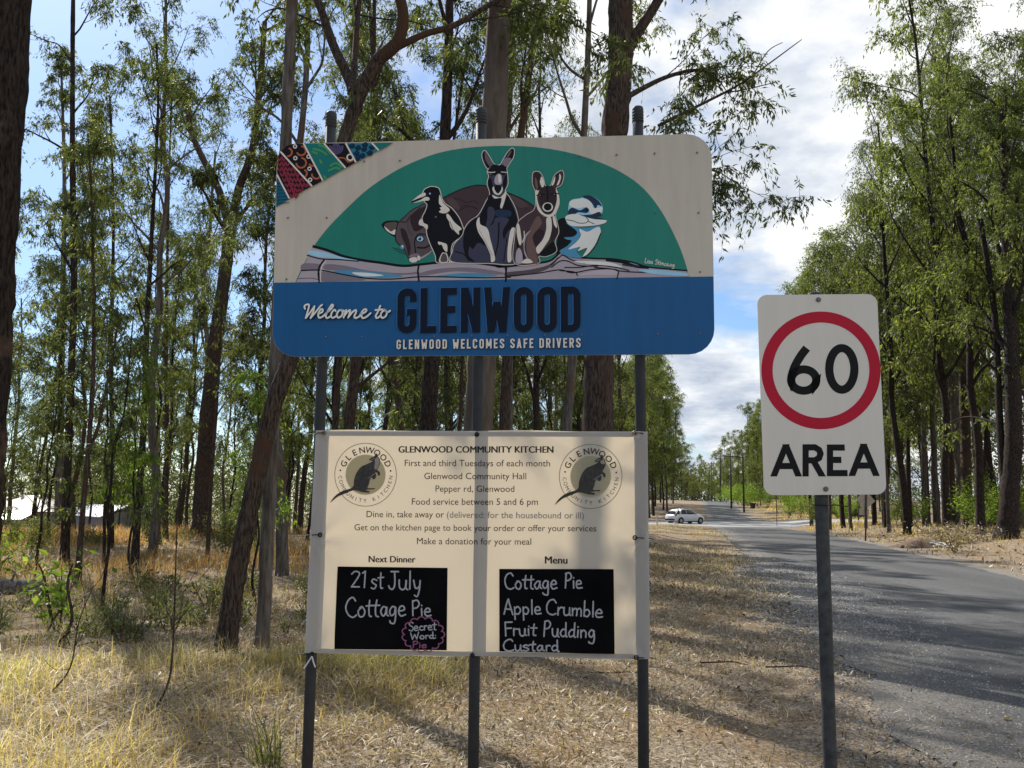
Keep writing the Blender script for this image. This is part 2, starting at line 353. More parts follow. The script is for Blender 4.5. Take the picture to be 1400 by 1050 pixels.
ASPH = asphalt_mat('asphalt', (0.03, 0.031, 0.034), (0.088, 0.088, 0.09), (0.22, 0.218, 0.21), True)
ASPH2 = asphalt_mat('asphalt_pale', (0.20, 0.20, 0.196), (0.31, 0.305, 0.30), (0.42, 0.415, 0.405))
def strip(name, ys, left, right, m, lift):
    V = []; 
    n = 12
    for y, l, r in zip(ys, left, right):
        for k in range(n + 1):
            u = l + (r - l) * k / n; x = SLOPE * y + u
            V.append((x, y, gz(x, y) + lift))
    V = np.array(V); a = (np.arange(len(ys) - 1)[:, None] * (n + 1) + np.arange(n)[None, :]).ravel()
    return mesh_np(name, V, [np.stack([a, a + 1, a + n + 2, a + n + 1], 1)], [m])
yy = np.concatenate([np.arange(-28, 60, 0.35), np.arange(60, 260, 2.0)])
rl = 1.45 + 0.10 * noise2(yy * 3.1, yy * 0 + 3, 11) + 0.05 * rngG.normal(size=len(yy)) * (yy < 60)
rr = 7.2 + 0.09 * noise2(yy * 2.3, yy * 0 + 9, 12) + 0.03 * rngG.normal(size=len(yy)) * (yy < 60)
structure('road', strip('road', yy, rl, rr, ASPH, 0.004))
# side road crossing beyond the signs, with flared corners
xx = np.arange(-120, 150, 1.0)
def side_edges(x):
    u = x - SLOPE * 95
    fl = np.where(u < 4.5, np.exp(-np.maximum(0, 1.95 - u) / 4.5), np.exp(-np.maximum(0, u - 7.2) / 4.5))
    return 88.5 - 9.0 * fl, 103 + 6.0 * fl
V = []; n = 8
for x in xx:
    a, b_ = side_edges(x)
    for k in range(n + 1):
        y = a + (b_ - a) * k / n; xk = x + SLOPE * (y - 95); V.append((xk, y, gz(xk, y) + 0.010))
a = (np.arange(len(xx) - 1)[:, None] * (n + 1) + np.arange(n)[None, :]).ravel()
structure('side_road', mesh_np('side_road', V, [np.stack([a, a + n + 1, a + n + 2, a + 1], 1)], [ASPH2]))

# ------------------------------------------------------------------ grass and litter
def blades(P, h, w, rng, lean=0.5, seg=3):
    """P (n,3) roots; returns V, quads, rnd per face"""
    n = len(P); az = rng.uniform(0, 6.283, n); bd = np.stack([np.cos(az), np.sin(az), np.zeros(n)], 1)
    wd = np.stack([-np.sin(az + rng.normal(0, .7, n)), np.cos(az), np.zeros(n)], 1)
    k = np.abs(rng.normal(0, lean, n)) + 0.12
    rows = []
    for s in range(seg + 1):
        t = s / seg
        c = P + np.array([0, 0, 1.0]) * (h * (t - 0.35 * k * t * t))[:, None] + bd * (h * k * t * t)[:, None]
        ww = (w * (1 - 0.85 * t) / 2)[:, None] * wd
        rows += [c - ww, c + ww]
    V = np.stack(rows, 1).reshape(-1, 3); b0 = np.arange(n)[:, None] * (2 * seg + 2)
    q = np.concatenate([b0 + np.array([2 * s, 2 * s + 1, 2 * s + 3, 2 * s + 2]) for s in range(seg)], 1).reshape(-1, 4)
    return V, q, n, seg
def grass(name, X, Y, h, w, mat, label, seed, lean=0.5, seg=3, clump=True):
    rng = np.random.default_rng(seed); n = len(X)
    P = np.stack([X, Y, hgt(X, Y) - 0.01], 1)
    V, q, n, seg = blades(P, h, w, rng, lean, seg)
    base = np.clip(0.5 + 0.22 * noise2(X * 2.2, Y * 2.2, seed + 50) + rng.normal(0, 0.2, n), 0, 1)
    return stuff(name, mesh_np(name, V, [q], [mat], attr={'rnd': np.repeat(base, seg)}), label, 'grass')
def clumped(rng, n, x0, x1, y0, y1, f=1.0, per=14, sig=0.09):
    m = max(1, n // per); cx = rng.uniform(x0, x1, m); cy = rng.uniform(y0, y1, m)
    X = np.repeat(cx, per) + rng.normal(0, sig, m * per); Y = np.repeat(cy, per) + rng.normal(0, sig, m * per)
    return X, Y
rng = np.random.default_rng(21)
# golden long grass in front, behind the banner's lower edge
X, Y = clumped(rng, 170000, -8.5, 0.3, 4.6, 9.6, per=22, sig=0.09)
edge = -1.05 + (Y - 5.4) * 0.24 + 0.22 * noise2(X * 3, Y * 3, 77)
back = 9.0 + 0.4 * noise2(X * 2, Y, 78) - 0.22 * np.maximum(0, -3.2 - X)
keep = (X < edge) & (Y < back) & (rng.random(len(X)) < np.clip(0.70 + 0.6 * noise2(X * 1.3, Y * 1.3, 79), 0.07, 1))
X, Y = X[keep], Y[keep]; hh = rng.uniform(0.07, 0.33, len(X)) * np.clip(1.0 + 0.42 * noise2(X * 1.3, Y * 1.3, 80), .35, 1.5) * np.clip((edge[keep] - X) / 0.7 + 0.35, 0.3, 1)
sel = rng.random(len(X)) < np.clip(0.16 + 0.3 * noise2(X * 1.1, Y * 1.1, 81), 0.03, 0.6)
gd = ~sel & (rng.random(len(X)) < .52)
grass('golden_grass', X[gd], Y[gd], hh[gd], rng.uniform(0.003, 0.0085, gd.sum()), GRASS_GOLD, 'long sunlit golden grass around the banner posts', 31, 1.5, 5)
br = ~gd & ~sel & (rng.random(len(X)) < np.clip(.32 + .4 * noise2(X * 1.7, Y * 1.7, 95), .25, 1))
grass('straw_grass', X[br], Y[br], hh[br] * .9, rng.uniform(.003, .008, br.sum()), GRASS_DRY, 'dull brown dead blades tangled in the golden grass', 30, 1.8, 5)
grass('green_grass', X[sel], Y[sel], hh[sel] * 1.1, rng.uniform(0.003, 0.009, sel.sum()), GRASS_GREEN, 'yellow green blades mixed into the long golden grass', 32, 1.3, 5)
# short dry tufts on the litter and the verge
X, Y = clumped(rng, 52000, -2.5, 6.5, 4.8, 30, per=13, sig=0.09)
u = X - SLOPE * Y
keep = (u < 1.3 + 0.5 * noise2(X, Y, 5)) & (rng.random(len(X)) < np.clip(0.38 + 0.6 * noise2(X * 1.7, Y * 1.7, 82) + 0.55 * sst(-0.8, -2.4, u), 0.03, 1)) & (X > -1.3 + (Y - 5.4) * .2 - 0.2)
X, Y = X[keep], Y[keep]; u = X - SLOPE * Y
hh = rng.uniform(0.04, 0.14, len(X)) + 0.22 * sst(-1.0, -2.3, u) * sst(9, 12, Y) * rng.random(len(X))
grass('dry_grass', X, Y, hh, rng.uniform(0.004, 0.009, len(X)) * np.clip(Y / 9, 1, 3), GRASS_DRY, 'short dry grass tufts on the leaf litter', 33, 0.9, seg=2)
# brown scrubby grass under the trees
X, Y = clumped(rng, 150000, -26, 3.0, 8.4, 44, per=14, sig=0.15)
u = X - SLOPE * Y
keep = (u < -1.6) & (np.abs(X) < 0.72 * Y + 1) & (rng.random(len(X)) < np.clip(0.55 + 0.5 * noise2(X * .8, Y * .8, 83), 0.06, 1))
X, Y = X[keep], Y[keep]; hh = rng.uniform(0.10, 0.46, len(X)) * np.clip(1 + .3 * noise2(X * .7, Y * .7, 84), .5, 1.5)
ru = (rng.random(len(X)) < np.clip((Y - 12.5) / 12, 0, 0.85) * np.clip(0.6 + noise2(X * .35, Y * .35, 85), 0, 1))
wv = rng.uniform(0.004, 0.009, len(X)) * np.clip(Y / 10, 1, 4)
grass('brown_grass', X[~ru], Y[~ru], hh[~ru], wv[~ru], GRASS_DRY, 'brown dry grass growing between the slender trunks', 34, 1.0, seg=3)
grass('rusty_grass', X[ru], Y[ru], hh[ru] * 1.2, wv[ru], GRASS_RUST, 'rusty orange grass under the far trees', 35, 0.6, seg=2)
X, Y = clumped(rng, 44000, -3, 19, 26, 88, per=13, sig=0.2)
u = X - SLOPE * Y
keep = (u < 1.4 + .4 * noise2(X * .8, Y * .8, 5)) & (u > -8) & (Y < 87 - 9 * np.exp(-np.maximum(0, 1.9 - u) / 4.5)) & (rng.random(len(X)) < np.clip(.5 + .5 * noise2(X * .7, Y * .7, 88), .1, 1))
X, Y = X[keep], Y[keep]
grass('verge_grass', X, Y, rng.uniform(.05, .2, len(X)), rng.uniform(.012, .03, len(X)), STRAW, 'pale dry grass on the verge before the side road', 38, .9, seg=2)
# yellow grass beyond the road
X, Y = clumped(rng, 70000, 10, 56, 16, 180, per=14, sig=0.25)
u = X - SLOPE * Y
keep = (u > 8.3 + 0.5 * noise2(X * .6, Y * .6, 86)) & (u < 26) & (rng.random(len(X)) < np.clip(0.45 + 0.5 * noise2(X * .4, Y * .4, 87) + 0.4 * sst(28, 36, Y), 0.05, 1) * (0.35 + 0.65 * sst(24, 34, Y))) & ~((np.abs(Y - 95) < 13.0))
X, Y = X[keep], Y[keep]; hh = rng.uniform(0.12, 0.45, len(X)) * np.clip((X - SLOPE * Y - 7.8) / 3, 0.3, 1)
grass('yellow_grass', X, Y, hh, rng.uniform(0.012, 0.022, len(X)) * np.clip(Y / 25, 1, 4), GRASS_GOLD, 'yellow roadside grass beyond the sealed road', 36, 0.6, seg=2)

TWIGM = leafmat('twig_litter', (.035, .026, .02), (.09, .07, .055), (.22, .18, .14), trans=0.0)
def litter(name, n, x0, x1, y0, y1, fn, L, mat, label, seed, flat=0.62, asp=(0.14, 0.34)):
    rng = np.random.default_rng(seed)
    X = rng.uniform(x0, x1, n); Y = y0 + (y1 - y0) * rng.random(n) ** 2.0
    k = fn(X, Y, rng); X, Y = X[k], Y[k]; n = len(X)
    az = rng.uniform(0, 6.283, n); tilt = rng.normal(0, flat, n)
    d = np.stack([np.cos(az) * np.cos(tilt), np.sin(az) * np.cos(tilt), np.sin(tilt)], 1)
    s = np.stack([-np.sin(az), np.cos(az), rng.normal(0, flat * 1.2, n)], 1)
    ln = (L[0] + (L[1] - L[0]) * rng.random(n) ** 2.0) * np.clip(Y / 11, 1, 1.5); wd = ln * rng.uniform(*asp, n)
    P = np.stack([X, Y, hgt(X, Y) + 0.008 + np.abs(np.sin(tilt)) * ln * .5 + rng.uniform(0, .015, n)], 1)
    up = np.array([0, 0, 1.0]) * (ln * rng.uniform(-.05, .16, n))[:, None]
    V = np.stack([P - d * ln[:, None] / 2, P - s * wd[:, None] / 2 + up, P + d * ln[:, None] / 2, P + s * wd[:, None] / 2 + up], 1).reshape(-1, 3)
    q = np.arange(n)[:, None] * 4 + np.arange(4)[None, :]
    return stuff(name, mesh_np(name, V, [q], [mat], attr={'rnd': np.clip(rng.normal(.43, .25, n) + .18 * noise2(X * 1.9, Y * 1.9, 63), 0, 1)}), label, 'leaf litter')
def lf(X, Y, r):
    u = X - SLOPE * Y
    dens = np.clip(0.62 + 0.6 * noise2(X * 1.5, Y * 1.5, 91), 0.12, 1) * (1 - 0.94 * sst(0.3, 2.0, u))
    return (r.random(len(X)) < dens) & (u < 2.4)
litter('leaf_litter', 300000, -4, 8, 4.4, 34, lf, (0.016, 0.072), LITTER, 'curled dry gum leaves covering the bare verge', 41)
litter('straw_litter', 170000, -4, 8, 4.4, 34, lf, (0.03, 0.15), STRAW, 'pale dead stalks lying over the leaf litter', 42, flat=0.3, asp=(0.025, 0.055))
def rf(X, Y, r):
    u = X - SLOPE * Y
    return (u > 7.3 + .4 * noise2(X, Y, 92)) & (u < 22) & (r.random(len(X)) < .75)
litter('verge_litter', 26000, 10, 30, 14, 60, rf, (0.05, 0.13), LITTER, 'dry leaves and bark on the far verge', 43)
def wf(X, Y, r):
    u = X - SLOPE * Y
    return (u < -1.5) & (np.abs(X) < .7 * Y + 1)
litter('forest_litter', 50000, -24, 3, 7.5, 42, wf, (0.03, 0.09), LITTER, 'brown leaves and bark strips on the forest floor', 44, flat=.5)
litter('twig_litter', 15000, -4, 8, 4.4, 24, lf, (0.08, 0.34), TWIGM, 'dark twigs scattered over the leaf litter', 45, flat=.16, asp=(.012, .03))
def gf(X, Y, r):
    u = X - SLOPE * Y
    return (u > 0.2) & (u < 2.6) & (r.random(len(X)) < np.exp(-((u - 1.5) / .7) ** 2))
def stones(n, seed):
    rng = np.random.default_rng(seed)
    Y = 4.5 + 20 * rng.random(n) ** 1.8; u = rng.normal(1.9, 0.6, n); X = SLOPE * Y + u
    s = (0.003 + .011 * rng.random(n) ** 2) * np.clip(Y / 8, 1, 2)
    base = np.array([(1, 0, 0), (0, 1, 0), (-1, 0, 0), (0, -1, 0), (0, 0, .7), (0, 0, -.5)], float)
    V = np.stack([X, Y, hgt(X, Y) + .014], 1)[:, None] + base[None] * s[:, None, None] * rng.uniform(.6, 1.4, (n, 6, 1))
    T = np.array([(0, 1, 4), (1, 2, 4), (2, 3, 4), (3, 0, 4), (1, 0, 5), (2, 1, 5), (3, 2, 5), (0, 3, 5)])
    F = (np.arange(n)[:, None, None] * 6 + T[None]).reshape(-1, 3)
    stuff('gravel', mesh_np('gravel', V.reshape(-1, 3), [F], [GRAVEL], attr={'rnd': np.repeat(rng.random(n), 8)}), 'loose grey gravel along the road edge', 'gravel')
GRAVEL = leafmat('gravel', (0.09, 0.085, 0.08), (0.21, 0.2, 0.185), (0.42, 0.4, 0.37), trans=0.0)
stones(44000, 8)
# ------------------------------------------------------------------ trees
def leaf_quads(C, sig, n, L, rng, droop=0.8, asp=0.26):
    """hanging leaf-shaped faces spread round the cluster centres C"""
    m = len(C)
    if m == 0 or n == 0: return np.zeros((0, 3)), np.zeros((0, 4), int), np.zeros(0)
    idx = rng.integers(0, m, n); s = np.broadcast_to(np.asarray(sig, float), (m,))[idx][:, None]
    P = C[idx] + rng.normal(0, 1, (n, 3)) * s * np.array([1, 1, 0.75])
    P[:, 2] -= np.abs(rng.normal(0, .35, n)) * s[:, 0]
    d = rng.normal(0, .55, (n, 3)) + np.array([0, 0, -droop]); d /= np.linalg.norm(d, axis=1)[:, None]
    r = rng.normal(0, 1, (n, 3)); w = np.cross(d, r); w /= np.linalg.norm(w, axis=1)[:, None] + 1e-9
    nn = np.cross(d, w)
    ln = L * rng.uniform(.6, 1.3, n)[:, None]; wd = ln * asp * rng.uniform(.7, 1.3, (n, 1))
    curl = ln * rng.normal(0, .08, (n, 1))
    V = np.stack([P, P + d * ln * .42 + w * wd / 2 + nn * curl, P + d * ln, P + d * ln * .42 - w * wd / 2 + nn * curl], 1).reshape(-1, 3)
    q = np.arange(n)[:, None] * 4 + np.arange(4)[None]
    cl = rng.normal(.45, .17, m)[idx]                       # clumps differ a little in leaf age
    return V, q, np.clip(cl + rng.normal(0, .17, n), 0, 1)

def sprays(C, S, n, L, rng, droop=.8, asp=.24, per=4):
    """leaves strung along thin drooping twigs that hang from the cluster centres"""
    m = len(C); k = m * per; S = np.repeat(np.asarray(S, float), per); C = np.repeat(C, per, 0)
    D = rng.normal(0, 1, (k, 3)) * [1, 1, .55] + [0, 0, -.25]; D /= np.linalg.norm(D, axis=1)[:, None]
    Ls = S * rng.uniform(.9, 2.3, k); sag = rng.uniform(.25, .75, k)
    def pt(i, t): return C[i] + D[i] * (Ls[i] * t)[:, None] - np.array([0, 0, 1.0]) * (sag[i] * Ls[i] * t * t)[:, None]
    idx = rng.integers(0, k, n); t = rng.random(n) ** .7
    P = pt(idx, t) + rng.normal(0, 1, (n, 3)) * (.10 * S[idx])[:, None]
    tg = D[idx] - np.array([0, 0, 2.0]) * (sag[idx] * t)[:, None]
    d = tg * .45 + rng.normal(0, .55, (n, 3)) + np.array([0, 0, -droop * .75]); d /= np.linalg.norm(d, axis=1)[:, None]
    w = np.cross(d, rng.normal(0, 1, (n, 3))); w /= np.linalg.norm(w, axis=1)[:, None] + 1e-9; nn = np.cross(d, w)
    ln = L * rng.uniform(.55, 1.35, n)[:, None]; wd = ln * asp * rng.uniform(.7, 1.3, (n, 1)); cu = ln * rng.normal(0, .1, (n, 1))
    V = np.stack([P, P + d * ln * .42 + w * wd / 2 + nn * cu, P + d * ln, P + d * ln * .42 - w * wd / 2 + nn * cu], 1).reshape(-1, 3)
    i = np.arange(k); a, b, c = pt(i, np.zeros(k)), pt(i, np.full(k, .55)), pt(i, np.ones(k)); tw = np.stack([D[:, 1], -D[:, 0], np.zeros(k)], 1) * (.004 + .008 * L)
    T = np.stack([a - tw, a + tw, b + tw * .7, b - tw * .7, c + tw * .3, c - tw * .3], 1).reshape(-1, 3)
    q = np.concatenate([np.arange(n)[:, None] * 4 + np.arange(4)[None], 4 * n + np.concatenate([i[:, None] * 6 + [0, 1, 2, 3], i[:, None] * 6 + [3, 2, 4, 5]])])
    cl = rng.normal(.45, .16, k)[idx]
    return np.concatenate([V, T]), q, np.concatenate([np.clip(cl + rng.normal(0, .16, n), 0, 1), np.zeros(2 * k)])
def unit(v): return v / (np.linalg.norm(v) + 1e-9)
def grow_limb(mb, o, d, L, r, rng, C, S, level, csig, up=0.35, sub=4):
    """one limb with its side branches; collects cluster centres in C"""
    k = 6 if level == 0 else 4
    pts = [o]; p = o.copy(); d = unit(d)
    for i in range(k):
        d = unit(d + rng.normal(0, .17, 3) + np.array([0, 0, up * (0.5 - (i / k) * (1.0 if level else 0.6))]) * .45)
        p = p + d * L / k; pts.append(p.copy())
    pts = np.array(pts); tt = np.linspace(0, 1, len(pts))
    cp = crom(pts, 3); rr = r * (1 - np.linspace(0, 1, len(cp)) * .82)
    mb.tube(cp, np.maximum(rr, .004), n=6 if level == 0 else (4 if level == 1 else 3), cap=False)
    if level >= 2:
        C += [pts[-1], pts[len(pts) // 2 + 1]]; S += [csig, csig * .8]; return
    C.append(pts[-1]); S.append(csig)
    ns = sub if level == 0 else 3
    for i in range(ns):
        t = 0.32 + 0.66 * (i + rng.random()) / ns; j = min(int(t * k), k - 1); f = t * k - j
        q = pts[j] * (1 - f) + pts[j + 1] * f; dd = unit(pts[j + 1] - pts[j])
        s = rng.normal(0, 1, 3); s -= dd * (s @ dd); s = unit(s)
        nd = unit(dd * .75 + s * .75 + np.array([0, 0, .1]))
        grow_limb(mb, q, nd, L * rng.uniform(.34, .55) * (1.1 - .4 * t), r * (1 - .7 * t) * .55, rng, C, S, level + 1, csig, up, sub)

LEAFK = 1.25
def gum(seed, H, r0, bare=.4, spread=3.0, nlimb=9, leaves=9000, L=.14, csig=.36, lean=(0, 0), path=None, limbs=None, wob=.02, flare=.35, sub=4, asp=.26, droop=.8, top=.75, pitch=(.45, .95), taper=.72, lk=None, sk=.55):
    """trunk mesh data and crown arrays, root at the origin"""
    rng = np.random.default_rng(seed); mb = MB()
    if path is None:
        n = 11; t = np.linspace(0, 1, n); w = np.cumsum(rng.normal(0, wob, (n, 2)), 0) * H * .35; w -= w[0]
        P = np.stack([w[:, 0] + lean[0] * H * t, w[:, 1] + lean[1] * H * t, H * t], 1)
    else: P = np.asarray(path, float)
    cp = crom(P, 14 if r0 > .05 and path is not None else 5); s = np.concatenate([[0], np.cumsum(np.linalg.norm(np.diff(cp, axis=0), axis=1))]); s /= s[-1]
    rt = r0 * np.maximum(1 - s * taper, .12) ** 1.0
    hz = cp[:, 2]; rt = rt * (1 + flare * np.exp(-np.maximum(hz, 0) / .28)) * (1 + rng.normal(0, .035, len(cp)))
    cp0 = cp.copy(); cp0[0, 2] -= .25
    big = path is not None and r0 > .05
    mb.tube(cp0, rt, n=30 if big else (12 if r0 > .12 else 8), cap=False, rough=(.035 if big else .0), seed=seed)
    C, S = [], []
    for Lb in (limbs or []):                                   # limbs seen in the photograph, as point lists
        lp = crom(np.asarray(Lb[0]), 5); mb.tube(lp, np.linspace(Lb[1], Lb[2], len(lp)), n=10, cap=False)
        for q in range(Lb[3] if len(Lb) > 3 else 4):
            j = int(len(lp) * rng.uniform(.45, .98)); dd = unit(lp[min(j + 1, len(lp) - 1)] - lp[max(j - 1, 0)])
            grow_limb(mb, lp[j], unit(dd + rng.normal(0, .6, 3)), spread * rng.uniform(.4, .8), Lb[2] * .6, rng, C, S, 1, csig, .2, sub)
    g0 = rng.uniform(0, 6.28)
    for i in range(nlimb):
        t = bare + (1 - bare) * (i + rng.uniform(.1, .9)) / nlimb; t = min(t, .985)
        j = np.searchsorted(s, t); o = cp[min(j, len(cp) - 1)]
        az = g0 + i * 2.4 + rng.normal(0, .4); f = (t - bare) / (1 - bare + 1e-6)
        ph = rng.uniform(*pitch) * (1 - .45 * f)
        d = np.array([math.cos(az) * math.sin(ph), math.sin(az) * math.sin(ph), math.cos(ph)])
        grow_limb(mb, o, d, spread * rng.uniform(.65, 1.1) * (1 - (1 - top) * f), rt[min(j, len(rt) - 1)] * .55, rng, C, S, 0, csig, .35, sub)
    C.append(cp[-1]); S.append(csig)
    V, q, rn = sprays(np.array(C), np.array(S) * sk * 1.15, int(leaves * (lk or LEAFK)), L * .92, rng, droop, asp)
    return mb, (V, q, rn)
def crown_mesh(name, cr, m): return mesh_np(name, cr[0], [cr[1]], [m], attr={'rnd': cr[2]})

def hero(name, label, d, px, r_px, seed, bk, leafm=LEAF_GUM, group=None, limbs=None, cat='tree', **kw):
    """a tree whose stem follows the photograph: px = stem points (pixel column, pixel row) from the base up, at depth d"""
    bx_ = at(px[0][0], px[0][1], d)[0]; base = np.array([bx_, d, g1(bx_, d)])
    P = [np.zeros(3)] + [at(x, y, d) - base for x, y in px[1:]]
    P = [p for i, p in enumerate(P) if i == 0 or p[2] > .15]
    lm = None
    if limbs:
        lm = []
        for pts, w0, w1, dd, ns in limbs:
            k = len(pts); lm.append(([at(x, y, d + dd * (i / max(1, k - 1))) - base for i, (x, y) in enumerate(pts)], w0 / FPX * d / 2, w1 / FPX * d / 2, ns))
    tr, cr = gum(seed, P[-1][2], r_px / FPX * d / 2, path=P, limbs=lm, **kw)
    root = thing(name, label, cat, tuple(base), group)
    link('trunk', tr.mesh('trunk', bk, smooth=True), root)
    if len(cr[0]): link('crown', crown_mesh('crown', cr, leafm), root)
    return root

hero('gum_tree', 'thick dark gum trunk with a pale reddish scar, at the edge of the view', 7.5, [(-52, 940), (-33, 720), (-25, 600), (-13, 400), (2, 200), (16, 0), (30, -250), (45, -600), (60, -1000)], 66, 101, BARK_PATCH,
     bare=.55, spread=3.2, nlimb=6, L=.115, leaves=5000, taper=.5, csig=.4)
hero('gum_tree', 'slim straight grey trunk in front of the leaning tree', 9.84, [(358, 885), (368, 690), (377, 490), (395, 100), (399, 0), (408, -250), (425, -700)], 19, 102, BARK_GREY,
     bare=.8, spread=2.0, nlimb=6, L=.115, leaves=3500, taper=.3, flare=.05, csig=.35)
hero('forked_gum_tree', 'leaning gum tree that forks into pale twisted limbs above the welcome sign', 9.5, [(308, 892), (320, 800), (345, 680), (372, 560), (400, 480), (430, 370), (462, 230), (476, 175), (493, 125)], 27, 103, BARK_BROWN,
     limbs=[([(488, 150), (478, 110), (455, 60), (436, 5), (405, -70), (380, -170)], 17, 9, .9, 7), ([(490, 130), (516, 84), (543, 58), (551, 20), (541, -30), (536, -120), (545, -220)], 22, 11, -.5, 8),
            ([(540, 66), (580, 47), (620, 35), (660, 12), (720, -25), (790, -70)], 11, 6, .5, 7), ([(481, 125), (485, 80), (489, 20), (496, -60), (490, -180)], 11, 6, 1.5, 6)],
     bare=.99, spread=2.4, nlimb=0, leaves=13000, taper=.30, flare=.22, csig=.34, L=.105)
hero('gum_tree', 'tall smooth-barked straight trunk directly behind the middle signpost', 10.2, [(643, 880), (656, 540), (668, 300), (681, 50), (690, -150), (705, -500), (712, -900)], 42, 104, BARK_SMOOTH,
     bare=.62, spread=3.4, nlimb=7, L=.115, leaves=6500, taper=.42, flare=.15, wob=.0, csig=.4)
hero('gum_tree', 'rough dark trunk with a reddish side limb, behind the welcome sign near its third post', 12.5, [(814, 842), (818, 540), (830, 300), (843, 150), (849, 60), (848, -60), (856, -300), (870, -650)], 46, 105, BARK_BROWN,
     limbs=[([(850, 85), (872, 45), (900, 0), (925, -55), (955, -100), (965, -120)], 17, 8, -.4, 12), ([(845, 140), (880, 120), (915, 104), (955, 96), (985, 112)], 9, 3, .3, 8), ([(900, 172), (960, 142), (1010, 116), (1050, 88), (1096, 54)], 5, 1.2, .2, 0), ([(985, 128), (1020, 122), (1062, 112)], 2.5, 1, .1, 0), ([(1030, 102), (1050, 70), (1070, 58)], 2, 1, .1, 0), ([(838, 260), (880, 232), (930, 222), (985, 236)], 7, 3, -.3, 6)],
     bare=.6, spread=1.5, nlimb=6, leaves=17000, taper=.45, csig=.32, L=.10)
hero('gum_tree', 'dark thick trunk showing between the welcome sign and the banner', 17, [(582, 801), (585, 600), (590, 500), (602, 300), (612, 100), (620, -200)], 27, 106, BARK_DARK, bare=.42, spread=3.0, nlimb=9, L=.12, leaves=9000)
hero('gum_tree', 'slim pale-grey trunk rising above the welcome sign beside the dark trunk', 18.7, [(768, 790), (775, 590), (783, 480), (800, 150), (806, 0), (812, -300)], 15, 107, BARK_GREY, bare=.45, spread=3.0, nlimb=9, L=.12, leaves=9000,
     limbs=[([(783, 480), (795, 455), (806, 430)], 7, 4, .3, 3)])
hero('gum_tree', 'thin leaning trunk between the welcome sign and the banner, second from the post', 23, [(548, 770), (548, 590), (538, 500), (526, 300), (505, 0), (500, -200)], 11, 108, BARK_BROWN, bare=.35, spread=2.6, nlimb=9, L=.12, leaves=7000)
hero('gum_tree', 'brown crooked trunk with a pale side branch under the welcome sign', 22, [(476, 775), (477, 590), (484, 520), (495, 400), (508, 200), (512, 0)], 19, 109, BARK_BROWN, bare=.4, spread=2.8, nlimb=9, L=.12, leaves=8000,
     limbs=[([(482, 535), (505, 516), (530, 495), (545, 470)], 6, 3, .4, 4)])
hero('gum_tree', 'dark trunk just past the middle post, seen under the welcome sign', 19, [(690, 788), (690, 590), (693, 500), (705, 250), (735, 0), (742, -200)], 18, 110, BARK_BROWN, bare=.4, spread=2.8, nlimb=9, L=.12, leaves=8000)
hero('gum_tree', 'pencil-thin dark trunk with a straight stem, seen under the middle of the welcome sign', 24, [(616, 765), (613, 590), (611, 500), (615, 250), (640, 60)], 11, 111, BARK_DARK, bare=.4, spread=2.2, nlimb=8, L=.12, leaves=5500)
hero('gum_tree', 'straight blackish slender trunk standing in the brown grass', 21.9, [(88, 775), (92, 650), (98, 500), (101, 400), (99, 200), (100, 0), (105, -180)], 11, 112, BARK_DARK, bare=.35, spread=2.3, nlimb=11, leaves=6000, taper=.6, L=.13, csig=.3)
hero('gum_tree', 'slender curving dark trunk with its foot in rusty grass', 19.7, [(183, 785), (190, 680), (197, 570), (200, 460), (207, 330), (216, 150), (214, 60)], 10, 113, BARK_DARK, bare=.4, spread=1.9, nlimb=9, L=.12, leaves=4500, csig=.3)
hero('gum_tree', 'thin forked young gum beside the blackish slender trunk', 17, [(106, 800), (113, 700), (122, 600), (128, 480), (126, 300), (120, 180)], 8, 114, BARK_BROWN, bare=.4, spread=1.6, nlimb=8, L=.12, leaves=3000, csig=.28,
     limbs=[([(120, 620), (135, 580), (147, 520), (160, 450)], 5, 3, .6, 5)])
hero('gum_tree', 'thin upright dark stem in front of the shed', 28, [(151, 755), (153, 600), (152, 470), (155, 300), (150, 130)], 8, 115, BARK_DARK, bare=.35, spread=2.2, nlimb=9, L=.12, leaves=4500)
hero('gum_tree', 'stout brown trunk leaning towards the road, pale forked limbs high up', 37, [(274, 737), (282, 600), (292, 490), (304, 400), (315, 310)], 25, 116, BARK_BROWN, taper=.35,
     limbs=[([(315, 320), (300, 262), (280, 222), (262, 180), (250, 110)], 12, 6, 1.5, 9), ([(315, 320), (326, 260), (345, 205), (355, 120), (362, 30)], 14, 7, -1.5, 10)],
     bare=.93, spread=4.2, nlimb=2, leaves=13000, L=.17, lk=1.5, csig=.55)
hero('gum_tree', 'grey upright trunk behind the tin-roofed house', 45, [(80, 728), (84, 500), (86, 400), (88, 250), (84, 100)], 11, 117, BARK_GREY, bare=.45, spread=3.6, nlimb=9, leaves=9000, lk=1.5, L=.17)
hero('gum_tree', 'thin rust-brown stem beside the stout leaning trunk', 23, [(283, 770), (290, 640), (296, 560), (301, 470), (306, 330)], 6, 118, BARK_BROWN, bare=.4, spread=1.6, nlimb=8, L=.12, leaves=2500, csig=.28)
hero('gum_tree', 'straight thin trunk past the shed gable', 34, [(226, 742), (228, 600), (227, 450), (231, 250), (235, 120)], 7, 119, BARK_BROWN, bare=.4, spread=2.2, nlimb=8, L=.12, leaves=4500)
hero('gum_tree', 'dark trunk with a flared foot and two stems beside the far verge', 36, [(1377, 738), (1380, 680), (1386, 600), (1383, 480), (1376, 330), (1370, 150)], 26, 120, BARK_DARK, LEAF_PALE, flare=.45,
     limbs=[([(1379, 690), (1371, 640), (1366, 560), (1360, 430), (1340, 300)], 12, 7, 1.0, 8)], bare=.35, spread=4.4, nlimb=12, leaves=16000, L=.17, lk=1.05, csig=.5)
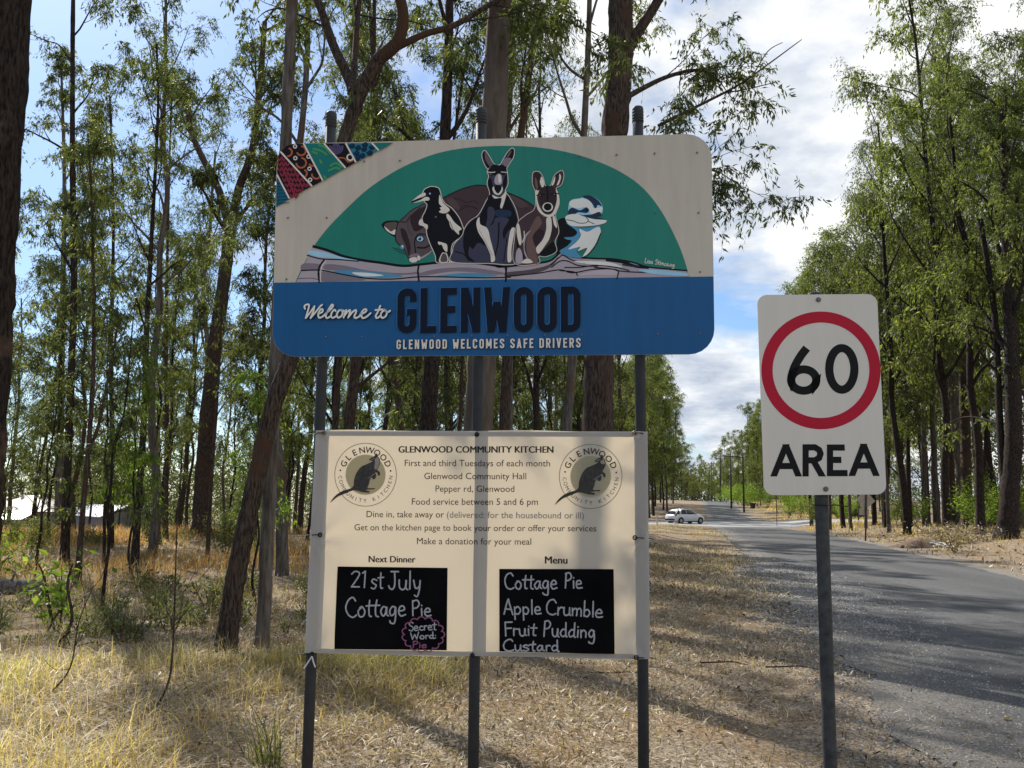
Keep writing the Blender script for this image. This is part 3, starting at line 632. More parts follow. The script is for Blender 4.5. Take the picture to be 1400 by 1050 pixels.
hero('gum_tree', 'thin leaning stem with a black foot beside the brush pile', 44, [(1348, 725), (1343, 690), (1338, 640), (1328, 520), (1318, 380)], 8, 121, BARK_GREY, LEAF_PALE, bare=.4, spread=2.8, nlimb=9, leaves=8000, lk=1.05, L=.17)
hero('gum_tree', 'broad grey-brown trunk behind the brush pile', 50, [(1322, 722), (1321, 650), (1318, 540), (1308, 380), (1300, 200), (1296, 80)], 15, 122, BARK_BROWN, LEAF_PALE, bare=.3, spread=5, nlimb=13, leaves=19000, L=.18, lk=1.05, csig=.55)
hero('gum_tree', 'slim dark trunk nearest the bare back of the diamond sign', 54, [(1244, 720), (1242, 650), (1240, 560), (1232, 430), (1226, 330)], 7, 123, BARK_DARK, LEAF_PALE, bare=.3, spread=3.6, nlimb=11, leaves=12000, L=.18, lk=1.05, csig=.5)
hero('gum_tree', 'slim grey trunk between the diamond sign and the brush pile', 56, [(1265, 718), (1263, 640), (1262, 540), (1258, 380), (1262, 230)], 8, 124, BARK_GREY, LEAF_PALE, bare=.3, spread=4.2, nlimb=12, leaves=15000, L=.18, lk=1.05, csig=.52)

# prototypes of the many other gums: trunk and crown mesh data shared by copies
def proto(seed, bk, leafm, **kw):
    tr, cr = gum(seed, **kw)
    return tr.mesh('trunk', bk, smooth=True), crown_mesh('crown', cr, leafm), kw['H']
SL = [proto(200 + i, [BARK_DARK, BARK_BROWN, BARK_GREY, BARK_DARK][i], [LEAF_GUM, LEAF_OLIVE][i % 2], H=[13, 15, 16.5, 11][i], r0=[.085, .10, .12, .07][i], bare=[.33, .38, .4, .25][i], spread=[2.3, 2.6, 2.9, 2.0][i], nlimb=10, leaves=[8000, 9000, 10000, 6500][i], L=.10, wob=.022, csig=.34, lean=(.02, .01)) for i in range(4)]
TL = [proto(220 + i, [BARK_BROWN, BARK_GREY, BARK_DARK, BARK_BROWN][i], [LEAF_GUM, LEAF_OLIVE][(i + 1) % 2], H=[21, 24, 19, 22][i], r0=[.17, .2, .14, .18][i], bare=[.4, .45, .36, .42][i], spread=[4.6, 5.0, 4.2, 4.8][i], nlimb=12, leaves=[12000, 13000, 10000, 12000][i], L=.16, wob=.014, csig=.52) for i in range(4)]
SLF = [proto(210 + i, [BARK_DARK, BARK_BROWN, BARK_DARK][i], [LEAF_GUM, LEAF_OLIVE, LEAF_GUM][i], H=[13, 15.5, 11][i], r0=[.08, .10, .065][i], bare=[.26, .3, .2][i], spread=[2.4, 2.7, 2.1][i], nlimb=12, leaves=[9500, 11000, 7500][i], L=.145, wob=.022, csig=.42, lk=1.5, lean=(.02, .01)) for i in range(3)]
TLF = [proto(230 + i, [BARK_BROWN, BARK_GREY, BARK_DARK][i], [LEAF_OLIVE, LEAF_GUM, LEAF_GUM][i], H=[21, 24, 19][i], r0=[.2, .23, .17][i], bare=[.3, .34, .26][i], spread=[4.4, 4.8, 4.2][i], nlimb=14, leaves=[19000, 21000, 17000][i], L=.15, wob=.014, csig=.52, lk=.6) for i in range(3)]
YG = [proto(290 + i, BARK_DARK, [LEAF_GUM, LEAF_LIME, LEAF_OLIVE][i], H=[8, 6.5, 9.5][i], r0=[.05, .04, .06][i], bare=[.16, .12, .18][i], spread=[1.9, 1.7, 2.1][i], nlimb=12, leaves=[5200, 4400, 6200][i], L=.15, csig=.40, wob=.03, flare=.1, lk=1.0) for i in range(3)]
DN = [proto(240 + i, [BARK_BROWN, BARK_GREY, BARK_DARK][i], [LEAF_PALE, LEAF_GUM, LEAF_PALE][i], H=[20, 17, 23][i], r0=[.14, .11, .16][i], bare=[.16, .14, .2][i], spread=[4.3, 3.8, 4.8][i], nlimb=19, leaves=[21000, 17000, 23000][i], L=.22, csig=.66, wob=.012, asp=.32, lk=.9, sk=.66) for i in range(3)]
FR = [proto(260 + i, BARK_BROWN, [LEAF_GUM, LEAF_OLIVE][i % 2], H=[18, 22][i], r0=.24, bare=.1, lk=1.1, sk=1.0, spread=4.8, nlimb=13, leaves=6500, L=.42, csig=.75, asp=.34, sub=3) for i in range(2)]
SP = [proto(280 + i, BARK_DARK, [LEAF_GUM, LEAF_LIME, LEAF_OLIVE][i], H=[5.5, 4.5, 7][i], r0=[.035, .03, .045][i], bare=.22, spread=[1.1, 1.0, 1.3][i], nlimb=10, leaves=[1500, 1400, 2200][i], L=.13, csig=.22, wob=.03, flare=.1) for i in range(3)]
def plant(name, pr, x, y, label, group, s=1.0, rz=0.0, cat='tree', parts=('trunk', 'crown')):
    r = thing(name, label, cat, (x, y, g1(x, y)), group, rz); r.scale = (s, s, s * random.uniform(.94, 1.06))
    for pn, me in zip(parts, pr[:2]): link(pn, me, r)
    return r
random.seed(4)
placed = []
HER = [(gpx(p, d), d) for p, d in [(-28, 7.5), (358, 9.84), (308, 9.5), (645, 10.2), (815, 12.5), (583, 17), (770, 18.7), (548, 23), (477, 22), (690, 19), (615, 24), (88, 21.9), (183, 19.7), (106, 17), (151, 28), (274, 37), (80, 45), (283, 23), (226, 34), (1377, 36), (1348, 44), (1322, 50), (1244, 54), (1265, 56)]]
placed += [(x, y, 1.2) for x, y in HER]
def free(x, y, r):
    return all((x - a) ** 2 + (y - b) ** 2 > max(r, q) ** 2 for a, b, q in placed)
def lane(x, y): return 20 < y < 95 and gpx(2, y) < x < gpx(205, y)
def scatter(n, gen, r, tries=60):
    out = []
    for _ in range(n):
        for _ in range(tries):
            x, y = gen()
            if lane(x, y) and random.random() < .75: continue
            if free(x, y, r): placed.append((x, y, r)); out.append((x, y)); break
    return out
rz = lambda: random.uniform(0, 6.28)
# slender young gums through the near forest
def sunny(x, y):
    c = x * math.cos(SUN_AZ) - y * math.sin(SUN_AZ)        # the open strip that lets the low sun reach the signs' verge
    return -2.0 < c < 7.0 and y < 31
def g_slender():
    while True:
        y = random.uniform(13, 46); px = random.uniform(-60, 900); x = gpx(px, y)
        if not sunny(x, y) or random.random() < .12: return x, y
for x, y in scatter(44, g_slender, 2.2):
    if x - SLOPE * y > -3.0: continue
    lt = x < -3.5 - y * .12
    plant('slender_gum_tree', random.choice(SL if y < 26 else SLF), x, y, 'slender young gum tree among the many thin trunks of the open woodland' if lt else 'slender young gum tree in the woodland behind the welcome sign', 'slender gums of the open woodland' if lt else 'slender gums behind the welcome sign', random.uniform(.72, 1.12), rz())
def g_tall():
    y = random.uniform(31, 88); px = random.uniform(-120, 880); x = gpx(px, y); return x, y
for x, y in scatter(26, g_tall, 5.0):
    if x - SLOPE * y > -5.0: continue
    lt = x < -.2 * y
    plant('tall_gum_tree', random.choice(TL if y < 30 else TLF), x, y, 'tall gum tree standing deep in the open woodland' if lt else 'tall gum tree deep in the woodland behind the signs', 'tall gums of the open woodland' if lt else 'tall gums behind the signs', random.uniform(.75, 1.1), rz())
# leafy young trees filling the middle height
def g_young():
    y = random.uniform(34, 84); px = random.uniform(-80, 880); x = gpx(px, y); return (x, y) if not sunny(x, y) else (x, y + 12)
for x, y in scatter(36, g_young, 2.4):
    if x - SLOPE * y > -4.5: continue
    lt = x < -.22 * y
    plant('young_gum_tree', random.choice(YG), x, y, 'leafy young gum tree with a low crown in the open woodland' if lt else 'leafy young gum tree with a low crown behind the signs', 'leafy young gums of the open woodland' if lt else 'leafy young gums behind the signs', random.uniform(.75, 1.25), rz())
# dense row along the near side of the road, beyond the side road
def g_row():
    y = random.uniform(111, 175); return SLOPE * y + random.uniform(-17, -3.4), y
for x, y in scatter(34, g_row, 2.4):
    plant('roadside_gum_tree', random.choice(DN), x, y, 'leafy gum tree in the dense row past the side road, behind the white car', 'leafy gums behind the white car', random.uniform(.85, 1.08), rz())
def g_fill():
    y = random.uniform(54, 82); return SLOPE * y + random.uniform(-26, -6.5), y
for x, y in scatter(10, g_fill, 3.0):
    plant('roadside_gum_tree', random.choice(DN), x, y, 'leafy gum tree before the side road, behind the banner', 'leafy gums behind the banner', random.uniform(.7, .9), rz())
# the wood beyond the road
def g_right():
    y = random.uniform(34, 112); u = 11.5 + 34 * random.random() ** 1.2; return SLOPE * y + u, y
for x, y in scatter(84, g_right, 2.4):
    u = x - SLOPE * y
    if abs(y - 95) < 12 or (y < 50 and x - gpx(1190, y) < 2.5): continue
    plant('verge_gum_tree', random.choice(DN + TLF + TLF), x, y, 'tall leafy gum tree in the wood beyond the sealed road', 'tall gums beyond the road', random.uniform(.8, 1.08) if u < 15 else random.uniform(.95, 1.25), rz())
def g_edge():
    y = random.uniform(50, 82); return SLOPE * y + random.uniform(9.6, 12.5), y
for x, y in scatter(9, g_edge, 2.2):
    plant('verge_gum_tree', random.choice(DN), x, y, 'leafy gum tree at the front of the wood beyond the sealed road', 'gums fronting the wood beyond the road', random.uniform(.85, 1.12), rz())
def g_shade():
    while True:
        y = random.uniform(21, 46); x = SLOPE * y + random.uniform(-12, -4.2)
        if 8.5 < x * math.cos(SUN_AZ) - y * math.sin(SUN_AZ) < 26 and gpx(430, y) < x < gpx(870, y): return x, y
for x, y in scatter(9, g_shade, 2.4):
    plant('tall_gum_tree', random.choice(TLF), x, y, 'tall gum tree close behind the banner, shading the verge', 'tall gums close behind the banner', random.uniform(.6, .85), rz())
for px_, d_, s_ in ((1236, 47, 1.12), (1290, 44, 1.2), (1335, 40, 1.15), (1262, 62, 1.35), (1310, 54, 1.3), (1390, 46, 1.25), (1205, 66, 1.2)):
    x = gpx(px_, d_); placed.append((x, d_, 1.5)); plant('verge_gum_tree', random.choice(DN + TLF + TLF), x, d_, 'tall gum tree rising over the wood beyond the sealed road', 'tallest gums beyond the road', s_, rz())
def g_right2():
    y = random.uniform(112, 195); return SLOPE * y + random.uniform(11, 40), y
for x, y in scatter(26, g_right2, 3.5):
    plant('distant_gum_tree', random.choice(DN), x, y, 'gum tree lining the far end of the road past the bin', 'distant gums past the bin', random.uniform(.62, .85), rz())
def g_end():
    y = random.uniform(195, 270); return SLOPE * y + random.uniform(-26, 34), y
for x, y in scatter(60, g_end, 2.6):
    plant('distant_gum_tree', random.choice(DN), x, y, 'small gum tree on the skyline where the road ends', 'distant gums where the road ends', random.uniform(.38, .66) if abs(x - SLOPE * y - 4.5) > 6 else .36, rz())
# far wood: reads as one mass
def far_wood():
    rg = np.random.default_rng(9); Vs, Qs, A = [], [], []; k = 0
    for _ in range(90):
        y = rg.uniform(95, 190); x = rg.uniform(-.72 * y, SLOPE * y - 18) if rg.random() < .76 else SLOPE * y + rg.uniform(34, 90)
        C = np.array([x, y, g1(x, y)]) + np.stack([rg.normal(0, 2.6, 26), rg.normal(0, 2.6, 26), rg.uniform(1.5, rg.uniform(8, 14), 26)], 1)
        v, q, a_ = leaf_quads(C, .95, 1500, .55, rg, .5, .4); Vs.append(v); Qs.append(q + k); A.append(a_ * .8); k += len(v)
    return mesh_np('far_wood', np.concatenate(Vs), [np.concatenate(Qs)], [LEAF_OLIVE], attr={'rnd': np.concatenate(A)})
def end_wood():
    rg = np.random.default_rng(19); Vs, Qs, A = [], [], []; k = 0
    for _ in range(70):
        y = rg.uniform(285, 340); x = SLOPE * y + rg.uniform(-60, 70); hh = rg.uniform(6, 13)
        C = np.array([x, y, g1(x, y)]) + np.stack([rg.normal(0, 2.6, 22), rg.normal(0, 2.6, 22), rg.uniform(.5, hh, 22)], 1)
        v, q, a_ = leaf_quads(C, .95, 900, .75, rg, .5, .4); Vs.append(v); Qs.append(q + k); A.append(a_ * .8); k += len(v)
    return mesh_np('end_wood', np.concatenate(Vs), [np.concatenate(Qs)], [LEAF_OLIVE], attr={'rnd': np.concatenate(A)})
stuff('end_wood', end_wood(), 'distant wood across the end of the road', 'wood')
stuff('far_wood', far_wood(), 'far wood closing the view behind the trunks', 'wood')

# understory
def bush(seed, h, w, n, L, m, stems=7):
    rg = np.random.default_rng(seed); mb = MB(); C = []; S = []
    for i in range(stems):
        a = rg.uniform(0, 6.28); d = np.array([math.cos(a) * w / h * .6, math.sin(a) * w / h * .6, 1.0])
        p = np.zeros(3) + rg.normal(0, .05, 3) * [1, 1, 0]; pts = [p]
        for k in range(5): d = unit(d + rg.normal(0, .18, 3)); p = p + d * h / 5 * rg.uniform(.7, 1.1); pts.append(p)
        mb.tube(crom(pts, 3), np.linspace(.014, .004, 16)[:len(crom(pts, 3))], n=4, cap=False); C += pts[2:]; S += [w * .16] * (len(pts) - 2)
    v, q, a = leaf_quads(np.array(C), np.array(S), n, L, rg, .1, .42); v[:, 2] = np.maximum(v[:, 2], .03)
    return mb.mesh('stem', BARK_BROWN), mesh_np('foliage', v, [q], [m], attr={'rnd': a}), h
BU = [bush(300, 1.5, 1.3, 1300, .12, LEAF_LIME), bush(301, 2.2, 1.6, 1900, .12, LEAF_SHRUB), bush(302, 1.0, .9, 700, .10, LEAF_SHRUB, 5), bush(303, 2.6, 1.5, 1800, .13, LEAF_LIME, 8)]
def g_bushr():
    y = random.uniform(38, 112); return SLOPE * y + random.uniform(10.5, 30), y
for x, y in scatter(46, g_bushr, 1.0):
    if abs(y - 95) < 11: continue
    plant('shrub', random.choice([BU[0], BU[3], BU[1]]), x, y, 'bright green shrub under the gums beyond the road', 'shrubs beyond the road', random.uniform(.7, 1.25), rz(), 'shrub', ('stem', 'foliage'))
def g_bushf():
    y = random.uniform(112, 190); return SLOPE * y + random.uniform(10, 22), y
for x, y in scatter(20, g_bushf, 1.0):
    plant('shrub', random.choice([BU[0], BU[3]]), x, y, 'lime green shrub on the far bank past the bin', 'shrubs past the bin', random.uniform(1.0, 1.7), rz(), 'shrub', ('stem', 'foliage'))
def g_bushl():
    y = random.uniform(22, 44); px = random.uniform(-20, 440); return gpx(px, y), y
for x, y in scatter(16, g_bushl, .9):
    plant('shrub', random.choice([BU[1], BU[2], BU[2]]), x, y, 'drab green shrub in the dry grass between thin trunks', 'shrubs between the thin trunks', random.uniform(.35, .7), rz(), 'shrub', ('stem', 'foliage'))
for x, y in scatter(16, g_slender, 1.0):
    if x - SLOPE * y > -3: continue
    plant('gum_sapling', random.choice(SP), x, y, 'thin gum sapling growing among the woodland trunks', 'saplings in the woodland', random.uniform(.7, 1.1), rz(), 'sapling', ('stem', 'crown'))
for px_, d_, s_ in ((948, 226, .5), (956, 214, .42), (963, 244, .5), (968, 222, .38), (976, 238, .55), (984, 205, .46), (990, 218, .62), (996, 200, .55), (1003, 210, .7), (1009, 188, .62), (1016, 202, .75), (1024, 184, .78), (1033, 176, .8), (1042, 186, .85), (940, 210, .62), (932, 198, .72)):
    x = gpx(px_, d_); plant('distant_gum_tree', random.choice(DN), x, d_, 'gum tree closing the gap above the road crest by the power poles', 'distant gums above the road crest', s_, rz())
for px_, d_, s_ in ((985, 186, 1.1), (992, 180, 1.3), (1001, 175, 1.4), (1008, 168, 1.2), (1014, 165, 1.5), (1022, 162, 1.3), (1034, 158, 1.6)):
    x = gpx(px_, d_); plant('shrub', random.choice([BU[0], BU[3]]), x, d_, 'lime green shrub on the far bank past the bin', 'shrubs past the bin', s_ * 1.05, rz(), 'shrub', ('stem', 'foliage'))
def spot(px, py): d = CAMH * FPX / (py - HOR); return gpx(px, d), d
x, y = spot(97, 868); plant('shrub', bush(310, 1.05, .7, 150, .13, LEAF_LIME, 4), x, y, 'spindly shrub with bright broad leaves at the foot of the dark slender trunk', None, 1.0, 0.3, 'shrub', ('stem', 'foliage'))
x, y = spot(8, 800); plant('shrub', bush(311, 1.1, .9, 260, .15, LEAF_LIME, 5), x, y, 'bright lime-leaved shrub beside the thick scarred trunk', None, .9, 1.3, 'shrub', ('stem', 'foliage'))
x, y = spot(1300, 748); plant('shrub', bush(312, 1.0, 1.4, 420, .12, GRASS_DRY, 7), x, y, 'half-dead grey brown bush behind the brush pile', None, 1.0, 0, 'shrub', ('stem', 'foliage'))
x, y = spot(178, 868); tq = thing('grass_clump', 'low dark grassy clump in the brown grass', 'plant', (x, y, g1(x, y))); rq = np.random.default_rng(61)
v, q, n_, sg = blades(rq.normal(0, .13, (420, 3)) * [1, 1, 0], rq.uniform(.18, .42, 420), rq.uniform(.005, .011, 420), rq, .8, 4); link('leaves', mesh_np('leaves', v, [q], [LEAF_OLIVE], attr={'rnd': np.repeat(rq.random(420), sg)}), tq)
# low leafy herbs on the woodland floor
HB_ = [bush(320 + i, .35 + .12 * i, .5, 110 + 40 * i, .075, [LEAF_SHRUB, LEAF_OLIVE, LEAF_SHRUB][i], 5) for i in range(3)]
def g_herb():
    y = 9.6 + 26 * random.random() ** 1.5; px = random.uniform(-10, 450); return gpx(px, y), y
for x, y in scatter(70, g_herb, .35):
    plant('herb', random.choice(HB_), x, y, 'small leafy herb low in the brown woodland grass', 'herbs on the woodland floor', random.uniform(.45, .95), rz(), 'plant', ('stem', 'foliage'))
# ------------------------------------------------------------------ flat-sign drawing tools
class Plane:
    def __init__(s, O, yaw, tilt, roll):
        a, b, c = rad(yaw), rad(tilt), rad(roll)
        Rm = Matrix.Rotation(a, 3, 'Z') @ Matrix.Rotation(b, 3, 'X') @ Matrix.Rotation(c, 3, 'Y')
        s.O = np.array(O, float); s.ex = np.array(Rm @ Vector((1, 0, 0))); s.ez = np.array(Rm @ Vector((0, 0, 1))); s.n = np.array(Rm @ Vector((0, -1, 0)))
    def uv(s, pts):
        out = []
        for px, py in pts:
            d = ray(px, py); t = ((s.O - CO) @ s.n) / (d @ s.n); w = CO + d * t - s.O; out.append((w @ s.ex, w @ s.ez))
        return np.array(out)
    def P(s, uv, off=0.0):
        uv = np.asarray(uv, float).reshape(-1, 2); return s.O + uv[:, :1] * s.ex + uv[:, 1:] * s.ez + np.asarray(off, float).reshape(-1, 1) * s.n

class Art:
    """flat painted shapes on a plane: one mesh part per call to done(); every shape lies a hair above the one before"""
    def __init__(s, plane, parent, base): s.p = plane; s.parent = parent; s.z = base; s.mb = {}; s.warp = None
    def _off(s, uv): return s.z + (s.warp(uv) if s.warp is not None else 0.0) + np.zeros(len(uv))
    def _mb(s, m): return s.mb.setdefault(m.name, (m, MB()))[1]
    def poly(s, px, m, smooth=True, k=5, tr=None, uv=False):
        P = np.asarray([tr(*q) for q in px] if tr else px, float)
        Q = P if uv else s.p.uv(P)
        if smooth: Q = crom(Q, k, True)
        s.z += 0.00004; s._mb(m).add(s.p.P(Q, s._off(Q)), ngons=[np.arange(len(Q))]); return s
    def line(s, px, w, m, smooth=True, closed=False, k=5, tr=None, uv=False, w2=None, caps=True, hcut=False):
        """ribbon of width w (metres) along the points, mitred at corners"""
        P = np.asarray([tr(*q) for q in px] if tr else px, float)
        Q = P if uv else s.p.uv(P)
        if smooth and len(Q) > 2: Q = crom(Q, k, closed)
        n = len(Q)
        if hcut and n == 2 and abs(Q[1, 1] - Q[0, 1]) > abs(Q[1, 0] - Q[0, 0]) * .7:
            d = Q[1] - Q[0]; wx = np.array([w / 2 * np.linalg.norm(d) / abs(d[1]), 0]); return s.poly([Q[0] - wx, Q[0] + wx, Q[1] + wx, Q[1] - wx], m, smooth=False, uv=True)
        if closed: A, B = np.roll(Q, 1, 0), np.roll(Q, -1, 0)
        else: A = np.vstack([2 * Q[0] - Q[1], Q[:-1]]); B = np.vstack([Q[1:], 2 * Q[-1] - Q[-2]])
        d1 = Q - A; d1 /= np.linalg.norm(d1, axis=1)[:, None] + 1e-12; d2 = B - Q; d2 /= np.linalg.norm(d2, axis=1)[:, None] + 1e-12
        t = d1 + d2; t /= np.linalg.norm(t, axis=1)[:, None] + 1e-9; nn = np.stack([-t[:, 1], t[:, 0]], 1)
        c = np.clip((nn * np.stack([-d2[:, 1], d2[:, 0]], 1)).sum(1), .35, 1)
        ww = np.linspace(w, w2, n) if w2 is not None else np.full(n, w)
        h = (ww / 2 / c)[:, None]
        s.z += 0.00004
        L, R = Q + nn * h, Q - nn * h
        V = np.concatenate([s.p.P(L, s._off(L)), s.p.P(R, s._off(R))]); i = np.arange(n if closed else n - 1); j = (i + 1) % n
        s._mb(m).add(V, quads=np.stack([i, i + n, j + n, j], 1))
        if caps and not closed:
            for e, g in ((0, -1), (n - 1, 1)):
                th = np.linspace(-math.pi / 2, math.pi / 2, 7); r = ww[e] / 2
                q = Q[e] + r * (np.cos(th)[:, None] * (d2[e] if g > 0 else -d1[e])[None] + np.sin(th)[:, None] * np.array([-(d2[e] if g > 0 else -d1[e])[1], (d2[e] if g > 0 else -d1[e])[0]])[None])
                s._mb(m).add(s.p.P(q, s._off(q)), ngons=[np.arange(7)])
        return s
    def disc(s, px, rx, ry, m, tr=None, n=28):
        c = tr(*px) if tr else px
        if s.warp is not None:
            s.z += .0003; ths = np.arange(n) / n * 6.28318; K_ = 9; pts = [c] + [(c[0] + rx * k / K_ * math.cos(a), c[1] + ry * k / K_ * math.sin(a)) for k in range(1, K_ + 1) for a in ths]; Q = s.p.uv(pts)
            j = np.arange(n); j2 = (j + 1) % n; s._mb(m).add(s.p.P(Q, s._off(Q)), tris=np.stack([0 * j, 1 + j, 1 + j2], 1), quads=np.concatenate([np.stack([1 + k * n + j, 1 + (k + 1) * n + j, 1 + (k + 1) * n + j2, 1 + k * n + j2], 1) for k in range(K_ - 1)])); s.z += .0003; return s
        th = np.arange(n) / n * 6.28318
        return s.poly([(c[0] + rx * math.cos(a), c[1] + ry * math.sin(a)) for a in th], m, smooth=False)
    def done(s, name, label=None):
        items = list(s.mb.values()); s.mb = {}
        V, F, mi, mats = [], [], [], []; k = 0
        mb = MB(); order = []
        for m, b in items:
            mats.append(m)
        allq = {}
        for idx, (m, b) in enumerate(items):
            vv = np.concatenate(b.v); V.append(vv)
            for f in b.q + b.t + b.ng: allq.setdefault(f.shape[1], []).append((f + k, idx))
            k += len(vv)
        for kk, lst in allq.items():
            F.append(np.concatenate([f for f, _ in lst])); mi += [np.full(len(f), i) for f, i in lst]
        o = link(name, mesh_np(name, np.concatenate(V) - wpos(s.parent), F, mats, np.concatenate(mi)), s.parent)
        if label: o['label'] = label
        return o

def arc(cx, cy, rx, ry, a0, a1, n=14): return [(cx + rx * math.cos(rad(a)), cy + ry * math.sin(rad(a))) for a in np.linspace(a0, a1, n)]
def cond(ch, t=.16, w=.43):
    """narrow capitals, height 1: list of (points, closed); second value is the advance"""
    h = t / 2; r = (w - t) / 2; m = w / 2
    def cor(path): return [(path, False)]
    top, bot = 1 - h - r, h + r
    if ch == 'O': return [(arc(m, top, r, r, 180, 0) + arc(m, bot, r, r, 0, -180), True)], w
    if ch == 'G': return cor([(w - h, .70)] + arc(m, top, r, r, 0, 180) + arc(m, bot, r, r, 180, 360) + [(w - h, .46), (m, .46)]), w
    if ch == 'C': return cor([(w - h, .68)] + arc(m, top, r, r, 0, 180) + arc(m, bot, r, r, 180, 360) + [(w - h, .32)]), w
    if ch == 'D':
        r2 = r * .95; return [([(h, h), (h, 1 - h)] + arc(w - h - r2, 1 - h - r2, r2, r2, 90, 0) + arc(w - h - r2, h + r2, r2, r2, 0, -90), True)], w
    if ch == 'L': return cor([(h, 1), (h, h), (w * .82, h)]), w * .84
    if ch == 'E': return cor([(w * .84, 1 - h), (h, 1 - h), (h, h), (w * .84, h)]) + cor([(h, .52), (w * .76, .52)]), w * .86
    if ch == 'F': return cor([(w * .84, 1 - h), (h, 1 - h), (h, 0)]) + cor([(h, .50), (w * .76, .50)]), w * .84
    if ch == 'N': return cor([(h, 0), (h, 1)]) + cor([(h * 1.15, 1 - h * .2), (w - h * 1.15, h * .2)]) + cor([(w - h, 0), (w - h, 1)]), w
    if ch == 'W':
        w = w * 1.32; a = h * .95; return cor([(a, 1), (w * .27, 0)]) + cor([(w * .27, 0), (w * .5, .68)]) + cor([(w * .5, .68), (w * .73, 0)]) + cor([(w - a, 1), (w * .73, 0)]), w
    if ch == 'M': w = w * 1.25; return cor([(h, 0), (h, 1)]) + cor([(h, 1 - h * .3), (w / 2, .22)]) + cor([(w - h, 1 - h * .3), (w / 2, .22)]) + cor([(w - h, 0), (w - h, 1)]), w
    if ch == 'A': return cor([(h * .9, 0), (m, 1)]) + cor([(w - h * .9, 0), (m, 1)]) + cor([(w * .2, .26), (w * .8, .26)]), w
    if ch == 'V': return cor([(h * .9, 1), (m, 0)]) + cor([(w - h * .9, 1), (m, 0)]), w
    if ch == 'I': return cor([(h, 0), (h, 1)]), t
    if ch == 'R': return [([(h, .48), (h, 1 - h)] + arc(w - h - r * .9, 1 - h - r * .9, r * .9, r * .9, 90, 0) + arc(w - h - r * .9, .48 + r * .9, r * .9, r * .9, 0, -90), True)] + cor([(h, .55), (h, 0)]) + cor([(w * .5, .46), (w - h, 0)]), w
    if ch == 'S': return cor([(w - h, .70)] + arc(m, top, r, r, 0, 180) + [(h, .64), (m, .50), (w - h, .36)] + arc(m, bot, r, r, 360, 180) + [(h, .30)]), w
    return [], w * .6
def cond_text(art, text, x0, x1, yb0, yb1, hpx, m, t=.16, gap=.10, w=.43, space=.34, only=None):
    """capitals from pixel x0 to x1, baseline yb0 to yb1, cap height hpx"""
    adv = sum((space if c == ' ' else cond(c, t, w)[1] + gap) for c in text) - gap
    A, B = art.p.uv([(x0, yb0), (x1, yb1)]); T = art.p.uv([((x0 + x1) / 2, (yb0 + yb1) / 2 - hpx)])[0]
    hm = abs(T[1] - (A[1] + B[1]) / 2); d = (B - A); sx = np.linalg.norm(d) / adv; ex = d / np.linalg.norm(d); ey = np.array([-ex[1], ex[0]]); x = 0
    wi = 0
    for c in text:
        if c == ' ': x += space; wi += 1; continue
        st, a = cond(c, t, w)
        for pts, cl in (st if only is None or only == wi else ()):
            P = np.array(pts); Q = A + ex * ((x + P[:, :1]) * sx) + ey * (P[:, 1:] * hm)
            # circles keep round joints by dense sampling, corners are mitred
            art.line(Q, t * hm * .98, m, smooth=False, closed=cl, uv=True, caps=False, hcut=True)
        x += a + gap

